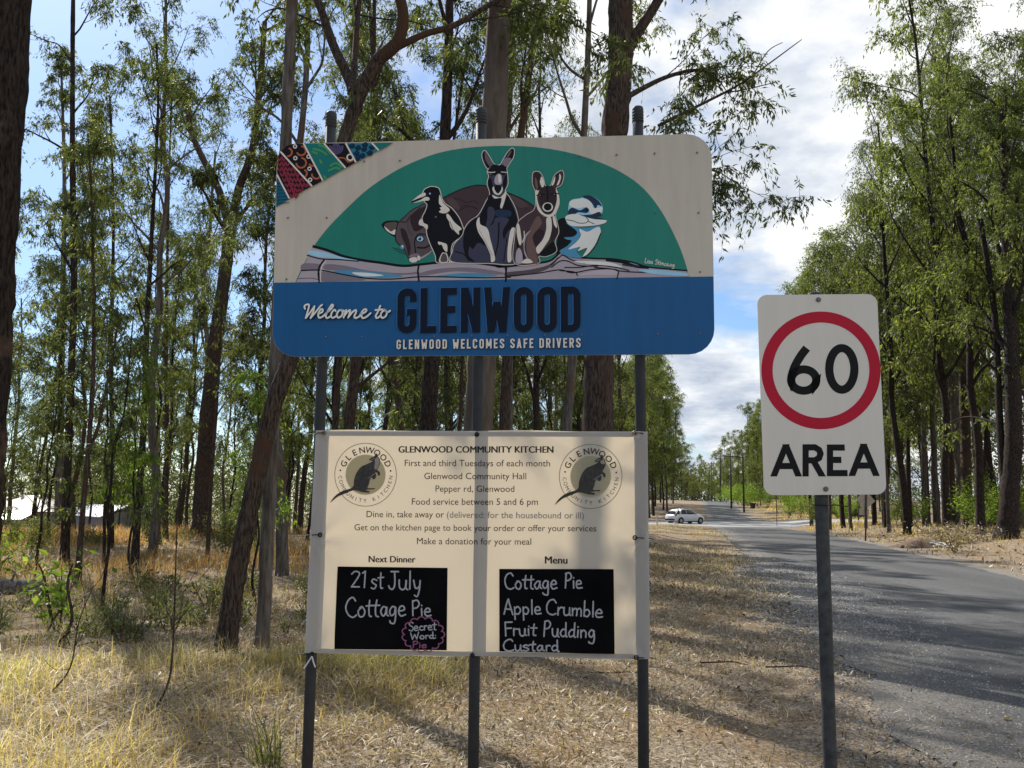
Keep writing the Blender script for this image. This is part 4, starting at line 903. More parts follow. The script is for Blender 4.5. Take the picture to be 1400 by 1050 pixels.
HAND = {  # one-stroke handwriting: advance, strokes (x-height .5, capitals 1)
 'C': (.62, [[(.56, .82), (.42, .98), (.18, .86), (.06, .5), (.16, .12), (.40, 0), (.60, .08)]]),
 'o': (.46, [[(.24, .5), (.06, .3), (.14, .03), (.32, .03), (.40, .28), (.26, .5), (.16, .46)]]),
 't': (.34, [[(.20, .82), (.16, .4), (.17, .06), (.28, .02)], [(.02, .56), (.34, .58)]]),
 'a': (.46, [[(.36, .44), (.20, .5), (.05, .25), (.14, .02), (.28, .12), (.36, .46)], [(.36, .46), (.36, .12), (.45, .03)]]),
 'g': (.46, [[(.36, .44), (.20, .5), (.05, .28), (.14, .06), (.28, .14), (.36, .46)], [(.36, .46), (.37, .0), (.30, -.34), (.10, -.32), (.06, -.24)]]),
 'e': (.44, [[(.06, .27), (.36, .32), (.30, .5), (.14, .48), (.06, .24), (.16, .02), (.40, .06)]]),
 'P': (.48, [[(.10, 0), (.12, .98)], [(.10, .94), (.32, 1.0), (.44, .78), (.32, .55), (.12, .48)]]),
 'i': (.20, [[(.10, .48), (.10, .02)], [(.10, .68), (.11, .69)]]),
 'A': (.58, [[(.04, 0), (.26, 1.0), (.34, .7), (.54, 0)], [(.10, .36), (.46, .34)]]),
 'p': (.46, [[(.08, .5), (.09, -.36)], [(.08, .4), (.24, .52), (.38, .3), (.28, .04), (.10, .06)]]),
 'l': (.20, [[(.10, 1.0), (.10, .02)]]),
 'r': (.34, [[(.08, .5), (.09, .02)], [(.09, .34), (.20, .5), (.32, .46)]]),
 'u': (.46, [[(.06, .5), (.08, .12), (.20, .0), (.34, .14), (.36, .5)], [(.36, .5), (.36, .1), (.44, .02)]]),
 'm': (.62, [[(.07, .5), (.08, .02)], [(.08, .36), (.20, .5), (.29, .38), (.29, .02)], [(.29, .36), (.42, .5), (.52, .36), (.53, .02)]]),
 'b': (.44, [[(.08, 1.0), (.08, .04)], [(.08, .36), (.24, .5), (.38, .26), (.26, .02), (.08, .06)]]),
 'F': (.46, [[(.10, 0), (.10, .95)], [(.08, .95), (.46, .98)], [(.10, .54), (.38, .56)]]),
 'd': (.46, [[(.36, .42), (.20, .5), (.05, .25), (.16, .02), (.34, .14)], [(.37, .95), (.36, .1), (.44, .02)]]),
 'n': (.44, [[(.07, .5), (.08, .02)], [(.08, .34), (.22, .5), (.34, .36), (.35, .02)]]),
 's': (.38, [[(.32, .46), (.16, .5), (.07, .38), (.22, .26), (.32, .14), (.20, .01), (.05, .06)]]),
 'J': (.50, [[(.16, .98), (.48, .97)], [(.34, .97), (.34, .3), (.26, .02), (.10, .04), (.04, .2)]]),
 'y': (.44, [[(.06, .5), (.12, .14), (.24, .08), (.34, .2)], [(.38, .5), (.34, .0), (.24, -.36), (.08, -.30)]]),
 '2': (.46, [[(.06, .8), (.20, .98), (.36, .86), (.34, .6), (.06, .04)], [(.06, .04), (.40, .05)]]),
 '1': (.28, [[(.06, .86), (.18, .98)], [(.18, .98), (.14, 0)]]),
 'S': (.46, [[(.42, .86), (.24, 1.0), (.08, .84), (.16, .6), (.34, .46), (.42, .24), (.26, .0), (.06, .08)]]),
 'c': (.40, [[(.36, .42), (.22, .5), (.06, .28), (.16, .02), (.38, .06)]]),
 'W': (.74, [[(.04, .96), (.16, .04)], [(.16, .04), (.36, .66)], [(.36, .66), (.50, .04)], [(.50, .04), (.70, 1.0)]]),
 ':': (.18, [[(.08, .40), (.09, .41)], [(.08, .08), (.09, .09)]]),
 '.': (.14, [[(.06, .02), (.07, .03)]]), 'L': (.44, [[(.10, 1), (.08, .04), (.42, .02)]]), ' ': (.36, [])}
def hand_text(art, text, x0, x1, yb0, yb1, hpx, wd, m, jit=.012, shear=0.0, seed=1, tight=1.0):
    rg = np.random.default_rng(seed)
    adv = sum(HAND[c][0] * tight for c in text)
    A, B = art.p.uv([(x0, yb0), (x1, yb1)]); T = art.p.uv([(x0, yb0 - hpx)])[0]; hm = np.linalg.norm(T - A)
    d = B - A; sx = np.linalg.norm(d) / adv; ex = d / np.linalg.norm(d); ey = np.array([-ex[1], ex[0]]); x = 0
    for c in text:
        for st in HAND[c][1]:
            P = np.array(st) + rg.normal(0, jit, (len(st), 2)); Q = A + ex * ((x + P[:, :1] + shear * P[:, 1:]) * sx) + ey * (P[:, 1:] * hm)
            art.line(Q, wd, m, uv=True, k=5)
        x += HAND[c][0] * tight

_glyph = {}
def glyphs(text, bold=0.0):
    """outline text as flat polygons: vertices (n,2), faces"""
    if (text, bold) in _glyph: return _glyph[(text, bold)]
    cu = bpy.data.curves.new('lettering', 'FONT'); cu.body = text; cu.offset = bold; cu.resolution_u = 3
    o = bpy.data.objects.new('lettering', cu); col.objects.link(o)
    dg = bpy.context.evaluated_depsgraph_get(); dg.update()
    me = bpy.data.meshes.new_from_object(o.evaluated_get(dg))
    V = np.array([v.co[:2] for v in me.vertices]); F = [list(p.vertices) for p in me.polygons]
    bpy.data.objects.remove(o); bpy.data.curves.remove(cu); bpy.data.meshes.remove(me)
    _glyph[(text, bold)] = (V, F); return V, F
def print_text(art, text, x0, x1, yb0, yb1, m, bold=0.0, ysc=1.0):
    V, F = glyphs(text); lo, hi = V[:, 0].min(), V[:, 0].max()
    A, B = art.p.uv([(x0, yb0), (x1, yb1)]); d = B - A; s_ = np.linalg.norm(d) / (hi - lo); ex = d / np.linalg.norm(d); ey = np.array([-ex[1], ex[0]])
    Q = A + ex * ((V[:, :1] - lo) * s_) + ey * (V[:, 1:] * s_ * ysc); art.z += .00004
    for k in ((-1, -.5, 0, .5, 1) if bold else (0,)):
        Qk = Q + ex * (k * bold * s_); art.z += .00003; art._mb(m).add(art.p.P(Qk, art._off(Qk)), ngons=F)
def arc_text(art, text, c, r, a0, a1, hpx, m, inward=False, bold=0.0, wide=1.0):
    """letters round a circle of pixel radius r; a0..a1 in degrees, counter-clockwise from +x"""
    n = len(text); cc = art.p.uv([c])[0]; sc = abs(art.p.uv([(c[0], c[1] - 1)])[0][1] - cc[1])
    for i, ch in enumerate(text):
        if ch == ' ': continue
        a = rad(a0 + (a1 - a0) * (i / (n - 1))); V, F = glyphs(ch, bold); k = hpx * sc / .73
        mid = (V[:, 0].min() + V[:, 0].max()) / 2; e = np.array([math.cos(a), math.sin(a)])
        up = -e if inward else e; rt = np.array([up[1], -up[0]])
        Q = cc + e * r * sc + rt * ((V[:, :1] - mid) * k * wide) + up * ((V[:, 1:] - .36) * k); art.z += .00004
        art._mb(m).add(art.p.P(Q, art._off(Q)), ngons=F)

def board_mb(pl, w, h, r, th, n=7):
    """flat board with rounded corners: front ring and back ring"""
    pts = []
    for cx, cy, a in ((w / 2 - r, h / 2 - r, 0), (-w / 2 + r, h / 2 - r, 90), (-w / 2 + r, -h / 2 + r, 180), (w / 2 - r, -h / 2 + r, 270)):
        pts += arc(cx, cy, r, r, a, a + 90, n)
    P = pl.P(pts); return MB().prism(P, -th, pl.n), np.array(pts)
# ------------------------------------------------------------------ welcome sign
STEEL = plain('post_steel', (0.026, 0.028, 0.03), rough=0.65, metal=0.0, var=.25, scale=14, bump=.15, bscale=220)
CAPM = plain('post_cap', (0.03, 0.032, 0.035), rough=.6, var=.1)
BLACKP = plain('black_plastic', (0.012, 0.012, 0.013), rough=.5)
def facepaint(name, c, streak=.15):
    """board paint with faint rain streaks and grime"""
    m, t, b = mat_new(name); tcn = N(t, 'ShaderNodeTexCoord')
    mp = N(t, 'ShaderNodeMapping'); mp.inputs['Scale'].default_value = (9, 9, .7); t.links.new(tcn.outputs['Object'], mp.inputs[0])
    nz = N(t, 'ShaderNodeTexNoise', i_Scale=2.0, i_Detail=7.0, i_Roughness=.65); t.links.new(mp.outputs[0], nz.inputs['Vector'])
    n2 = N(t, 'ShaderNodeTexNoise', i_Scale=1.2, i_Detail=4.0); t.links.new(tcn.outputs['Object'], n2.inputs['Vector'])
    ad = N(t, 'ShaderNodeMath', operation='ADD'); t.links.new(nz.outputs[0], ad.inputs[0]); t.links.new(n2.outputs[0], ad.inputs[1])
    c = np.array(c); r = ramp(t, [(.36, tuple(c * (1 - streak))), (.62, tuple(c * (1 + streak * .4)))]); 
    hf = N(t, 'ShaderNodeMath', operation='MULTIPLY', i_1=.5); t.links.new(ad.outputs[0], hf.inputs[0]); t.links.new(hf.outputs[0], r.inputs[0])
    t.links.new(r.outputs[0], b.inputs['Base Color']); b.inputs['Roughness'].default_value = .38; b.inputs['Specular IOR Level'].default_value = .3
    MATS[name] = m; return m
CREAM = facepaint('cream_paint', np.clip(s2l((172, 163, 148)) / ART_E, 0, .8))
GREEN = facepaint('green_paint', np.clip(s2l((26, 110, 94)) / ART_E, 0, .8))
BLUE = facepaint('blue_paint', np.clip(s2l((13, 74, 120)) / ART_E, 0, .8))
SW_, SH_, SR_ = 2.4, 1.2, .135
PW = Plane((-.129, 4.764, 2.976), -4.44, 2.69, -.19)
post_px = [((453, 157), (420, 1050), 'left'), ((658, 152), (647, 1050), 'middle'), ((872, 150), (880, 1050), 'right')]
PB = Plane(PW.O - PW.n * .060, -4.44, 2.0, -.19)
bx0 = PB.P(PB.uv([(647, 1050)]))[0]; gx = np.array([bx0[0], bx0[1], 0.0]); gx[2] = g1(gx[0], gx[1])
WS = thing('welcome_sign', 'large cream, green and blue town welcome board painted with animals, on three grey posts', 'sign', tuple(gx))
for tp, bt, _ in post_px:
    a, b = PB.P(PB.uv([tp]))[0], PB.P(PB.uv([bt]))[0]
    dr = b - a; e = a + dr * ((a[2] - g1(b[0], b[1]) + .15) / (a[2] - b[2]))
    o = part('post', MB().tube(np.linspace(a, e, 6), .0295, n=20), STEEL, WS, True)
    up = -unit(dr); cm_ = MB()
    cm_.tube([a - up * .075, a - up * .001, a + up * .004, a + up * .014, a + up * .018], [.0312, .0312, .0312, .027, .008], n=20)
    for k in range(4): cm_.tube([a - up * (.012 + .017 * k), a - up * (.018 + .017 * k)], .0322, n=20)
    part('cap', cm_, CAPM, o, True)
mb, outline = board_mb(PW, SW_, SH_, SR_, .006)
board = part('board', mb, CREAM, WS)
# rails behind the board
for v in (.38, -.38):
    part('rail', MB().box(PW.P([(0, v)])[0] - PW.n * .022, (2.3, .03, .05), np.array([PW.ex, PW.n, PW.ez])), STEEL, WS)
art = Art(PW, board, .0006)
A = lambda X, Y: (515 + X / 7.5, 240 + Y / 7.5)
B = lambda X, Y: (615 + X / 5.833, 195 + Y / 5.833)
Cc = lambda X, Y: (690 + X / 7, 225 + Y / 7)
D = lambda X, Y: (400 + X / 4.667, 325 + Y / 4.667)
D2 = lambda X, Y: (680 + X / 4.667, 325 + Y / 4.667)
E_ = lambda X, Y: (370 + X / 7.778, 185 + Y / 7.778)
# blue lower band, following the board's rounded lower corners
yb_l, yb_r = art.p.uv([(373, 386.5)])[0][1], art.p.uv([(976, 378)])[0][1]
lo = outline[outline[:, 1] < -SH_ / 2 + SR_ + 1e-6]; lo = lo[np.argsort(np.arctan2(lo[:, 1] + .2, lo[:, 0]))]
e_ = .0008
band = [(-SW_ / 2 + e_, yb_l)] + [tuple(q * (1 - e_)) for q in lo] + [(SW_ / 2 - e_, yb_r)]
art.poly(band, BLUE, smooth=False, uv=True); art.done('blue_band')
# green half-round ground of the painting
dome = [(404, 385.6), (412, 368), (427, 340), (447, 313), (472, 287), (500, 261), (530, 240), (562, 223), (600, 209), (640, 202), (685, 199.5), (730, 201), (775, 208), (815, 220), (850, 236), (880, 258), (905, 290), (925, 328), (936, 356), (942, 378.4)]
dm = [tuple(q) for q in crom(np.array(dome), 4)]
art.poly(dm, GREEN, smooth=False)
art.done('painted_dome')
K = paint(14, 14, 18); W_ = paint(196, 188, 176); WL = paint(205, 200, 192); G1 = paint(80, 70, 72); G2 = paint(112, 104, 112); LAV = paint(152, 142, 148); BR1 = paint(62, 48, 50); BR2 = paint(44, 33, 36); BR3 = paint(98, 76, 72); NV = paint(56, 56, 72); BL = paint(70, 128, 158); DB = paint(30, 46, 66); LB = paint(140, 180, 200); BRW = paint(74, 60, 62)
# fallen branch the animals sit on
log = [D(128, 60), D(220, 85), D(330, 125), D(450, 150), D(560, 165), D(700, 185), D(800, 178), D(920, 165), D(1050, 155), D(1200, 170), D(1330, 190), D2(0, 190), D2(60, 190), D2(180, 175), D2(330, 155), D2(400, 100), D2(430, 105), D2(480, 128), D2(620, 138), D2(740, 142), D2(860, 162), D2(960, 192), D2(1100, 206), D2(1213, 216), D2(1228, 248)]
b2 = [(x, 386.0 - (x - 405) * .0149) for x in (942, 850, 700, 550, 405)]
art.poly(log + b2, LAV, smooth=False)
art.line([(x, y - 1.2) for x, y in log[:-1]], .016, K, w2=.008, caps=False)
art.line([D2(700, 142), D2(800, 156), D2(880, 182), D2(960, 190)], .016, K)
art.line([D(95, 112), D(180, 135), D(300, 140), D(420, 150)], .007, K)
art.poly([D(110, 82), D(200, 92), D(330, 128), D(420, 146), D(300, 135), D(170, 122), D(105, 105)], LB)
art.poly([D(70, 165), D(180, 170), D(172, 202), D(60, 205)], G2); art.poly([D(215, 170), D(330, 178), D(500, 212), D(700, 226), D(795, 218), D(795, 232), D(600, 240), D(420, 212), D(215, 205)], G2)
art.poly([D(815, 225), D(950, 196), D(1150, 192), D(1355, 225), D(1300, 236), D(1050, 215), D(830, 242)], G2)
art.poly([D(262, 212), D(400, 208), D(560, 222), D(705, 246), D(600, 258), D(450, 252), D(330, 234)], BL); art.poly([D(380, 222), D(500, 226), D(580, 242), D(450, 246)], WL)
art.poly([D(920, 247), D(1050, 228), D(1180, 226), D(1310, 243), D(1150, 252)], BL)
art.line([D(55, 210), D(180, 208), D(330, 236), D(480, 260), D(640, 264), D(800, 250), D(960, 250), D(1200, 256), D(1390, 252)], .007, K)
art.poly([D(180, 218), D(330, 240), D(470, 270), D(330, 278), D(185, 278)], G2)
art.line([D(30, 262), D(120, 258), D(165, 268)], .004, G1)
for ln in ([D(200, 145), D(172, 185), D(165, 230), D(172, 284)], [D(806, 178), D(800, 215), D(806, 276)], [D(1358, 190), D(1364, 225), D(1360, 278)]): art.line(ln, .010, K)
art.line([D(212, 150), D(184, 190), D(178, 280)], .005, W_)
art.poly([D2(60, 222), D2(200, 205), D2(330, 172), D2(390, 120), D2(350, 180), D2(250, 225), D2(70, 250)], G1)
art.line([D2(58, 196), D2(54, 230), D2(56, 268)], .010, K)
for ln in ([D2(340, 172), D2(390, 130), D2(420, 112), D2(470, 140), D2(560, 165)], [D2(345, 190), D2(400, 150), D2(450, 150), D2(520, 178), D2(640, 182)], [D2(60, 245), D2(250, 228), D2(400, 205), D2(480, 224), D2(640, 200), D2(840, 218), D2(980, 222)], [D2(430, 190), D2(520, 190), D2(640, 176), D2(760, 190), D2(840, 210)], [D2(620, 190), D2(760, 205), D2(770, 232), D2(762, 262)], [D2(400, 210), D2(500, 222), D2(505, 262)]): art.line(ln, .006, K)
art.poly([D2(490, 150), D2(600, 150), D2(720, 158), D2(800, 190), D2(700, 178), D2(560, 166)], WL); art.poly([D2(900, 205), D2(1060, 208), D2(1200, 226), D2(1200, 244), D2(1000, 232)], LB)
art.line([D2(800, 172), D2(860, 182), D2(905, 182)], .008, DB); art.poly([D2(70, 264), D2(240, 236), D2(400, 226), D2(490, 238), D2(490, 262)], LAV); art.poly([D2(520, 240), D2(640, 206), D2(750, 208), D2(752, 240), D2(640, 236)], paint(170, 158, 164))
art.done('painted_branch')
# brown back behind the others, with the possum's face
art.poly([(583, 284), (594, 276), (607, 270), (621.7, 262.7), (635, 257.3), (650, 253.6), (660, 253.6), (671.6, 255.9), (694, 263.6), (718, 274), (732, 284), (737, 297), (722, 352), (660, 357), (600, 352), (588, 320)], BR1)
art.line([(583, 284), (594, 276), (607, 270), (621.7, 262.7), (635, 257.3), (650, 253.6), (660, 253.6), (671.6, 255.9), (694, 263.6), (718, 274), (732, 284)], .006, K)
for ln in ([A(780, 240), A(850, 245), A(920, 280), A(1000, 260), A(1040, 290)], [A(840, 360), A(890, 310), A(960, 320), A(1020, 330)], [B(80, 540), B(150, 510), B(220, 530)], [B(480, 470), B(560, 480), B(610, 530)]): art.line(ln, .006, BR2)
art.poly([A(720, 250), A(780, 235), A(840, 300), A(850, 350), A(780, 330)], BRW); art.poly([B(470, 420), B(540, 440), B(620, 500), B(560, 520), B(500, 470)], BRW)
art.done('painted_wombat')
hd = [A(225, 475), A(300, 405), A(360, 350), A(430, 315), A(520, 290), A(560, 450), A(570, 620), A(600, 740), A(535, 805), A(450, 855), A(430, 882), A(350, 888), A(310, 825), A(270, 745), A(205, 690), A(188, 620), A(200, 540)]
art.poly([A(52, 508), A(90, 470), A(160, 462), A(222, 470), A(215, 540), A(195, 625), A(150, 610), A(90, 562)], K); art.poly([A(80, 506), A(115, 484), A(208, 482), A(195, 560), A(160, 580), A(110, 540)], paint(84, 72, 66)); art.poly([A(78, 520), A(110, 545), A(150, 575), A(190, 552), A(186, 606), A(140, 592), A(98, 560)], W_)
art.poly(hd, K); cx_, cy_ = A(400, 600); art.poly([(cx_ + (x - cx_) * .955, cy_ + (y - cy_) * .965) for x, y in hd], G1)
art.poly([A(505, 312), A(520, 350), A(450, 430), A(450, 480), A(500, 520), A(400, 575), A(360, 520), A(345, 440), A(400, 375)], BR2)
art.poly([A(245, 545), A(295, 560), A(325, 640), A(350, 740), A(330, 830), A(300, 720), A(262, 640)], BR2); art.poly([A(330, 420), A(360, 400), A(330, 480), A(340, 560), A(380, 620), A(340, 600), A(310, 520)], BRW)
art.line([A(240, 470), A(300, 480), A(330, 440), A(390, 380), A(450, 330)], .006, BR2); art.line([A(400, 790), A(390, 700), A(400, 640), A(440, 600), A(500, 610)], .007, K); art.line([A(420, 740), A(500, 740), A(560, 700), A(590, 690)], .009, K)
art.disc((446, 650), 5.8, 4.7, K, tr=A); art.disc((446, 650), 4.5, 3.6, LB, tr=A); art.disc((442, 650), 2.0, 2.4, K, tr=A); art.disc((436, 640), .8, .8, WL, tr=A)
art.disc((262, 735), 2.6, 3.4, BL, tr=A); art.disc((266, 728), 1.2, 1.4, WL, tr=A)
art.poly([A(340, 850), A(400, 838), A(420, 862), A(410, 885), A(365, 893), A(338, 876)], W_); art.poly([A(418, 825), A(445, 828), A(450, 858), A(425, 872)], W_); art.poly([A(455, 840), A(540, 790), A(585, 750), A(545, 800), A(470, 850)], LAV); art.poly([A(345, 815), A(420, 800), A(430, 822), A(350, 842)], G2)
art.line([A(300, 785), A(240, 760), A(160, 742)], .0025, K); art.line([A(310, 805), A(250, 790), A(185, 762)], .0025, K)
art.done('painted_possum')
# magpie
mg = [A(490, 150), A(525, 128), A(565, 116), A(630, 130), A(652, 175), A(665, 230), A(700, 290), A(770, 340), A(840, 430), A(875, 510), A(893, 570), A(880, 620), A(820, 660), A(772, 710), A(762, 800), A(792, 880), A(740, 888), A(620, 890), A(604, 820), A(555, 710), A(520, 610), A(510, 545), A(470, 445), A(505, 360), A(520, 300), A(495, 270), A(470, 210)]
art.line(mg, .008, W_, closed=True); art.poly(mg, K)
art.poly([A(350, 274), A(440, 200), A(490, 177), A(502, 205), A(440, 235), A(392, 262)], W_); art.line([A(362, 272), A(430, 244), A(500, 220)], .009, K); art.poly([A(375, 281), A(440, 258), A(500, 222), A(540, 230), A(535, 256), A(480, 262), A(420, 276)], W_)
art.poly([A(645, 200), A(665, 240), A(690, 290), A(750, 352), A(700, 390), A(640, 376), A(660, 352), A(648, 332), A(668, 320), A(640, 285)], W_)
art.poly([A(715, 400), A(742, 402), A(800, 482), A(872, 545), A(845, 570), A(842, 608), A(780, 556), A(755, 522), A(742, 470), A(722, 440)], W_); art.line([A(750, 470), A(790, 560), A(845, 615)], .003, K)
art.poly([A(440, 460), A(470, 450), A(482, 485), A(525, 512), A(516, 555), A(478, 522), A(435, 506)], W_)
art.poly([A(640, 885), A(668, 800), A(690, 792), A(722, 805), A(734, 882)], W_); art.poly([A(655, 880), A(676, 805), A(712, 810), A(724, 880)], G1); art.poly([A(744, 885), A(768, 815), A(792, 880)], W_); art.poly([A(754, 880), A(769, 835), A(784, 878)], G1)
art.poly([A(630, 680), A(680, 690), A(722, 712), A(722, 785), A(690, 760), A(668, 712), A(640, 712)], W_); art.disc((547, 187), 1.2, 1.2, LB, tr=A); art.disc((603, 430), .9, .9, LAV, tr=A)
art.done('painted_magpie')
# kangaroo
kg = [B(22, 950), B(24, 870), B(40, 810), B(100, 742), B(118, 690), B(160, 630), B(230, 578), B(290, 470), B(320, 408), B(300, 330), B(312, 268), B(300, 232), B(325, 192), B(300, 208), B(268, 150), B(258, 95), B(280, 66), B(318, 118), B(352, 172), B(400, 180), B(430, 130), B(462, 80), B(495, 48), B(513, 65), B(503, 125), B(455, 200), B(458, 240), B(462, 330), B(440, 388), B(470, 430), B(520, 520), B(546, 620), B(545, 700), B(530, 800), B(535, 960), B(300, 962)]
art.line(kg, .007, W_, closed=True); art.poly(kg, NV)
art.poly([B(322, 415), B(395, 450), B(450, 408), B(500, 500), B(538, 620), B(520, 690), B(470, 700), B(432, 770), B(425, 700), B(470, 610), B(370, 600), B(345, 650), B(285, 672), B(228, 655), B(242, 585), B(290, 480)], K)
art.poly([B(305, 520), B(345, 520), B(360, 570), B(330, 650), B(290, 668), B(300, 600)], NV); art.poly([B(370, 540), B(480, 545), B(480, 590), B(375, 590)], DB)
art.poly([B(118, 705), B(160, 640), B(212, 600), B(222, 690), B(262, 770), B(310, 840), B(230, 800), B(185, 850), B(160, 830), B(150, 900), B(200, 950), B(140, 930), B(108, 830)], K)
art.line([B(45, 870), B(110, 890), B(150, 940)], .006, K); art.line([B(392, 640), B(385, 800), B(360, 900)], .008, K); art.line([B(455, 760), B(440, 880), B(430, 950)], .005, K)
art.poly([B(212, 640), B(236, 596), B(244, 652), B(300, 686), B(326, 780), B(355, 890), B(360, 940), B(330, 952), B(322, 890), B(275, 790), B(228, 715)], W_); art.line([B(236, 700), B(290, 800), B(340, 900)], .004, LAV)
art.poly([B(485, 700), B(518, 690), B(492, 850), B(492, 940), B(462, 948), B(462, 840)], W_)
art.poly([B(322, 200), B(355, 176), B(400, 184), B(440, 180), B(455, 232), B(430, 240), B(405, 268), B(372, 268), B(310, 232)], K)
art.poly([B(305, 300), B(330, 290), B(345, 370), B(340, 412), B(320, 395)], K); art.poly([B(440, 270), B(458, 260), B(450, 340), B(430, 380), B(425, 320)], K); art.line([B(300, 236), B(335, 240), B(360, 236)], .005, W_); art.line([B(410, 236), B(440, 238), B(458, 240)], .004, W_)
art.poly([B(360, 280), B(385, 250), B(412, 262), B(416, 325), B(385, 338), B(358, 325)], LAV); art.poly([B(385, 262), B(405, 262), B(408, 310), B(392, 320)], W_)
art.disc((330, 260), 2.2, 1.7, K, tr=B); art.disc((430, 252), 2.2, 1.7, K, tr=B); art.disc((328, 257), .6, .6, LAV, tr=B)
art.poly([B(345, 355), B(350, 400), B(385, 420), B(415, 400), B(418, 355)], W_); art.poly([B(355, 350), B(385, 340), B(412, 352), B(408, 380), B(385, 408), B(362, 385)], K)
art.poly([B(338, 420), B(400, 438), B(448, 388), B(448, 430), B(418, 522), B(402, 512), B(412, 445), B(360, 448)], W_)
art.poly([B(282, 76), B(312, 120), B(345, 172), B(312, 192), B(282, 140)], paint(88, 80, 84)); art.poly([B(262, 95), B(276, 75), B(284, 140), B(318, 195), B(290, 185)], K); art.poly([B(450, 115), B(490, 54), B(512, 68), B(498, 125)], K); art.poly([B(455, 112), B(486, 66), B(490, 80), B(466, 118)], BR3); art.poly([B(418, 165), B(440, 126), B(492, 132), B(455, 192), B(430, 182)], G2)
art.done('painted_kangaroo')
# kookaburra
art.poly([Cc(505, 545), Cc(580, 515), Cc(690, 590), Cc(730, 640), Cc(640, 760), Cc(560, 830), Cc(495, 850), Cc(510, 660)], K)
art.poly([Cc(585, 560), Cc(690, 600), Cc(800, 605), Cc(910, 585), Cc(900, 620), Cc(790, 650), Cc(720, 640), Cc(760, 720), Cc(690, 830), Cc(740, 892), Cc(620, 885), Cc(525, 835), Cc(600, 780), Cc(640, 730), Cc(600, 720), Cc(570, 700), Cc(660, 690), Cc(690, 640)], BL)
art.poly([Cc(715, 620), Cc(790, 645), Cc(860, 612), Cc(905, 600), Cc(918, 660), Cc(870, 770), Cc(800, 860), Cc(742, 890), Cc(790, 800), Cc(700, 830), Cc(720, 790), Cc(610, 812), Cc(690, 740), Cc(730, 680)], WL)
art.poly([Cc(610, 400), Cc(640, 340), Cc(720, 325), Cc(780, 300), Cc(840, 308), Cc(900, 345), Cc(936, 400), Cc(930, 470), Cc(860, 500), Cc(700, 480), Cc(620, 500)], LB)
art.poly([Cc(740, 310), Cc(810, 298), Cc(890, 340), Cc(930, 400), Cc(890, 390), Cc(870, 430), Cc(840, 380), Cc(800, 340)], DB)
art.poly([Cc(620, 360), Cc(680, 335), Cc(770, 330), Cc(830, 370), Cc(850, 420), Cc(930, 410), Cc(920, 455), Cc(830, 475), Cc(790, 410), Cc(700, 420), Cc(630, 400)], WL)
art.poly([Cc(612, 440), Cc(650, 415), Cc(720, 440), Cc(780, 412), Cc(808, 440), Cc(780, 466), Cc(700, 460), Cc(650, 500), Cc(612, 485)], DB); art.poly([Cc(755, 488), Cc(830, 480), Cc(905, 455), Cc(925, 490), Cc(880, 505), Cc(960, 525), Cc(950, 545), Cc(850, 520)], DB)
art.poly([Cc(580, 515), Cc(605, 485), Cc(690, 475), Cc(760, 500), Cc(860, 525), Cc(972, 535), Cc(950, 565), Cc(860, 585), Cc(720, 595), Cc(620, 580)], WL)
art.line([Cc(592, 530), Cc(650, 540), Cc(710, 562), Cc(775, 560), Cc(800, 535), Cc(780, 510)], .004, K); art.line([Cc(800, 545), Cc(855, 570)], .004, K); art.disc((785, 438), 1.6, 1.6, K, tr=Cc)
art.line([Cc(918, 660), Cc(870, 770), Cc(800, 860), Cc(742, 892)], .005, K)
art.done('painted_kookaburra')
# wallaby
wb = [Cc(268, 110), Cc(280, 76), Cc(330, 74), Cc(368, 130), Cc(388, 205), Cc(440, 202), Cc(470, 120), Cc(510, 78), Cc(552, 64), Cc(564, 115), Cc(540, 195), Cc(490, 228), Cc(512, 290), Cc(520, 380), Cc(485, 480), Cc(502, 560), Cc(516, 650), Cc(480, 740), Cc(495, 830), Cc(400, 880), Cc(325, 880), Cc(322, 945), Cc(98, 945), Cc(98, 700), Cc(128, 560), Cc(200, 490), Cc(288, 425), Cc(296, 275), Cc(270, 190)]
art.line(wb, .006, W_, closed=True); art.poly(wb, BR1)
art.poly([Cc(335, 860), Cc(400, 790), Cc(460, 740), Cc(480, 760), Cc(490, 830), Cc(400, 880)], K); art.poly([Cc(455, 530), Cc(490, 560), Cc(508, 650), Cc(450, 740), Cc(440, 640)], BR2)
art.poly([Cc(298, 240), Cc(335, 235), Cc(310, 320), Cc(345, 430), Cc(400, 480), Cc(460, 460), Cc(500, 340), Cc(490, 240), Cc(520, 300), Cc(518, 390), Cc(470, 490), Cc(390, 500), Cc(320, 440), Cc(298, 340)], W_)
art.poly([Cc(335, 260), Cc(370, 220), Cc(420, 205), Cc(480, 235), Cc(500, 320), Cc(470, 400), Cc(410, 360), Cc(350, 400), Cc(330, 330)], BR2); art.line([Cc(405, 210), Cc(412, 300), Cc(405, 370)], .010, K)
for ex_, ey_ in ((345, 302), (480, 292)): art.line([Cc(ex_ - 38, ey_ - 4), Cc(ex_, ey_ - 14), Cc(ex_ + 38, ey_ - 10)], .006, K); art.disc((ex_, ey_), 2.2, 2.0, K, tr=Cc); art.disc((ex_ - 4, ey_ - 4), .6, .6, LAV, tr=Cc)
art.disc((412, 410), 7.2, 6.4, W_, tr=Cc); art.disc((412, 408), 5.4, 5.0, K, tr=Cc); art.line([Cc(375, 450), Cc(410, 465), Cc(450, 450)], .005, K)
art.poly([Cc(400, 520), Cc(440, 505), Cc(452, 600), Cc(432, 700), Cc(392, 770), Cc(325, 855), Cc(302, 800), Cc(365, 720), Cc(398, 620)], W_); art.poly([Cc(460, 500), Cc(480, 500), Cc(500, 580), Cc(495, 610), Cc(470, 570)], W_)
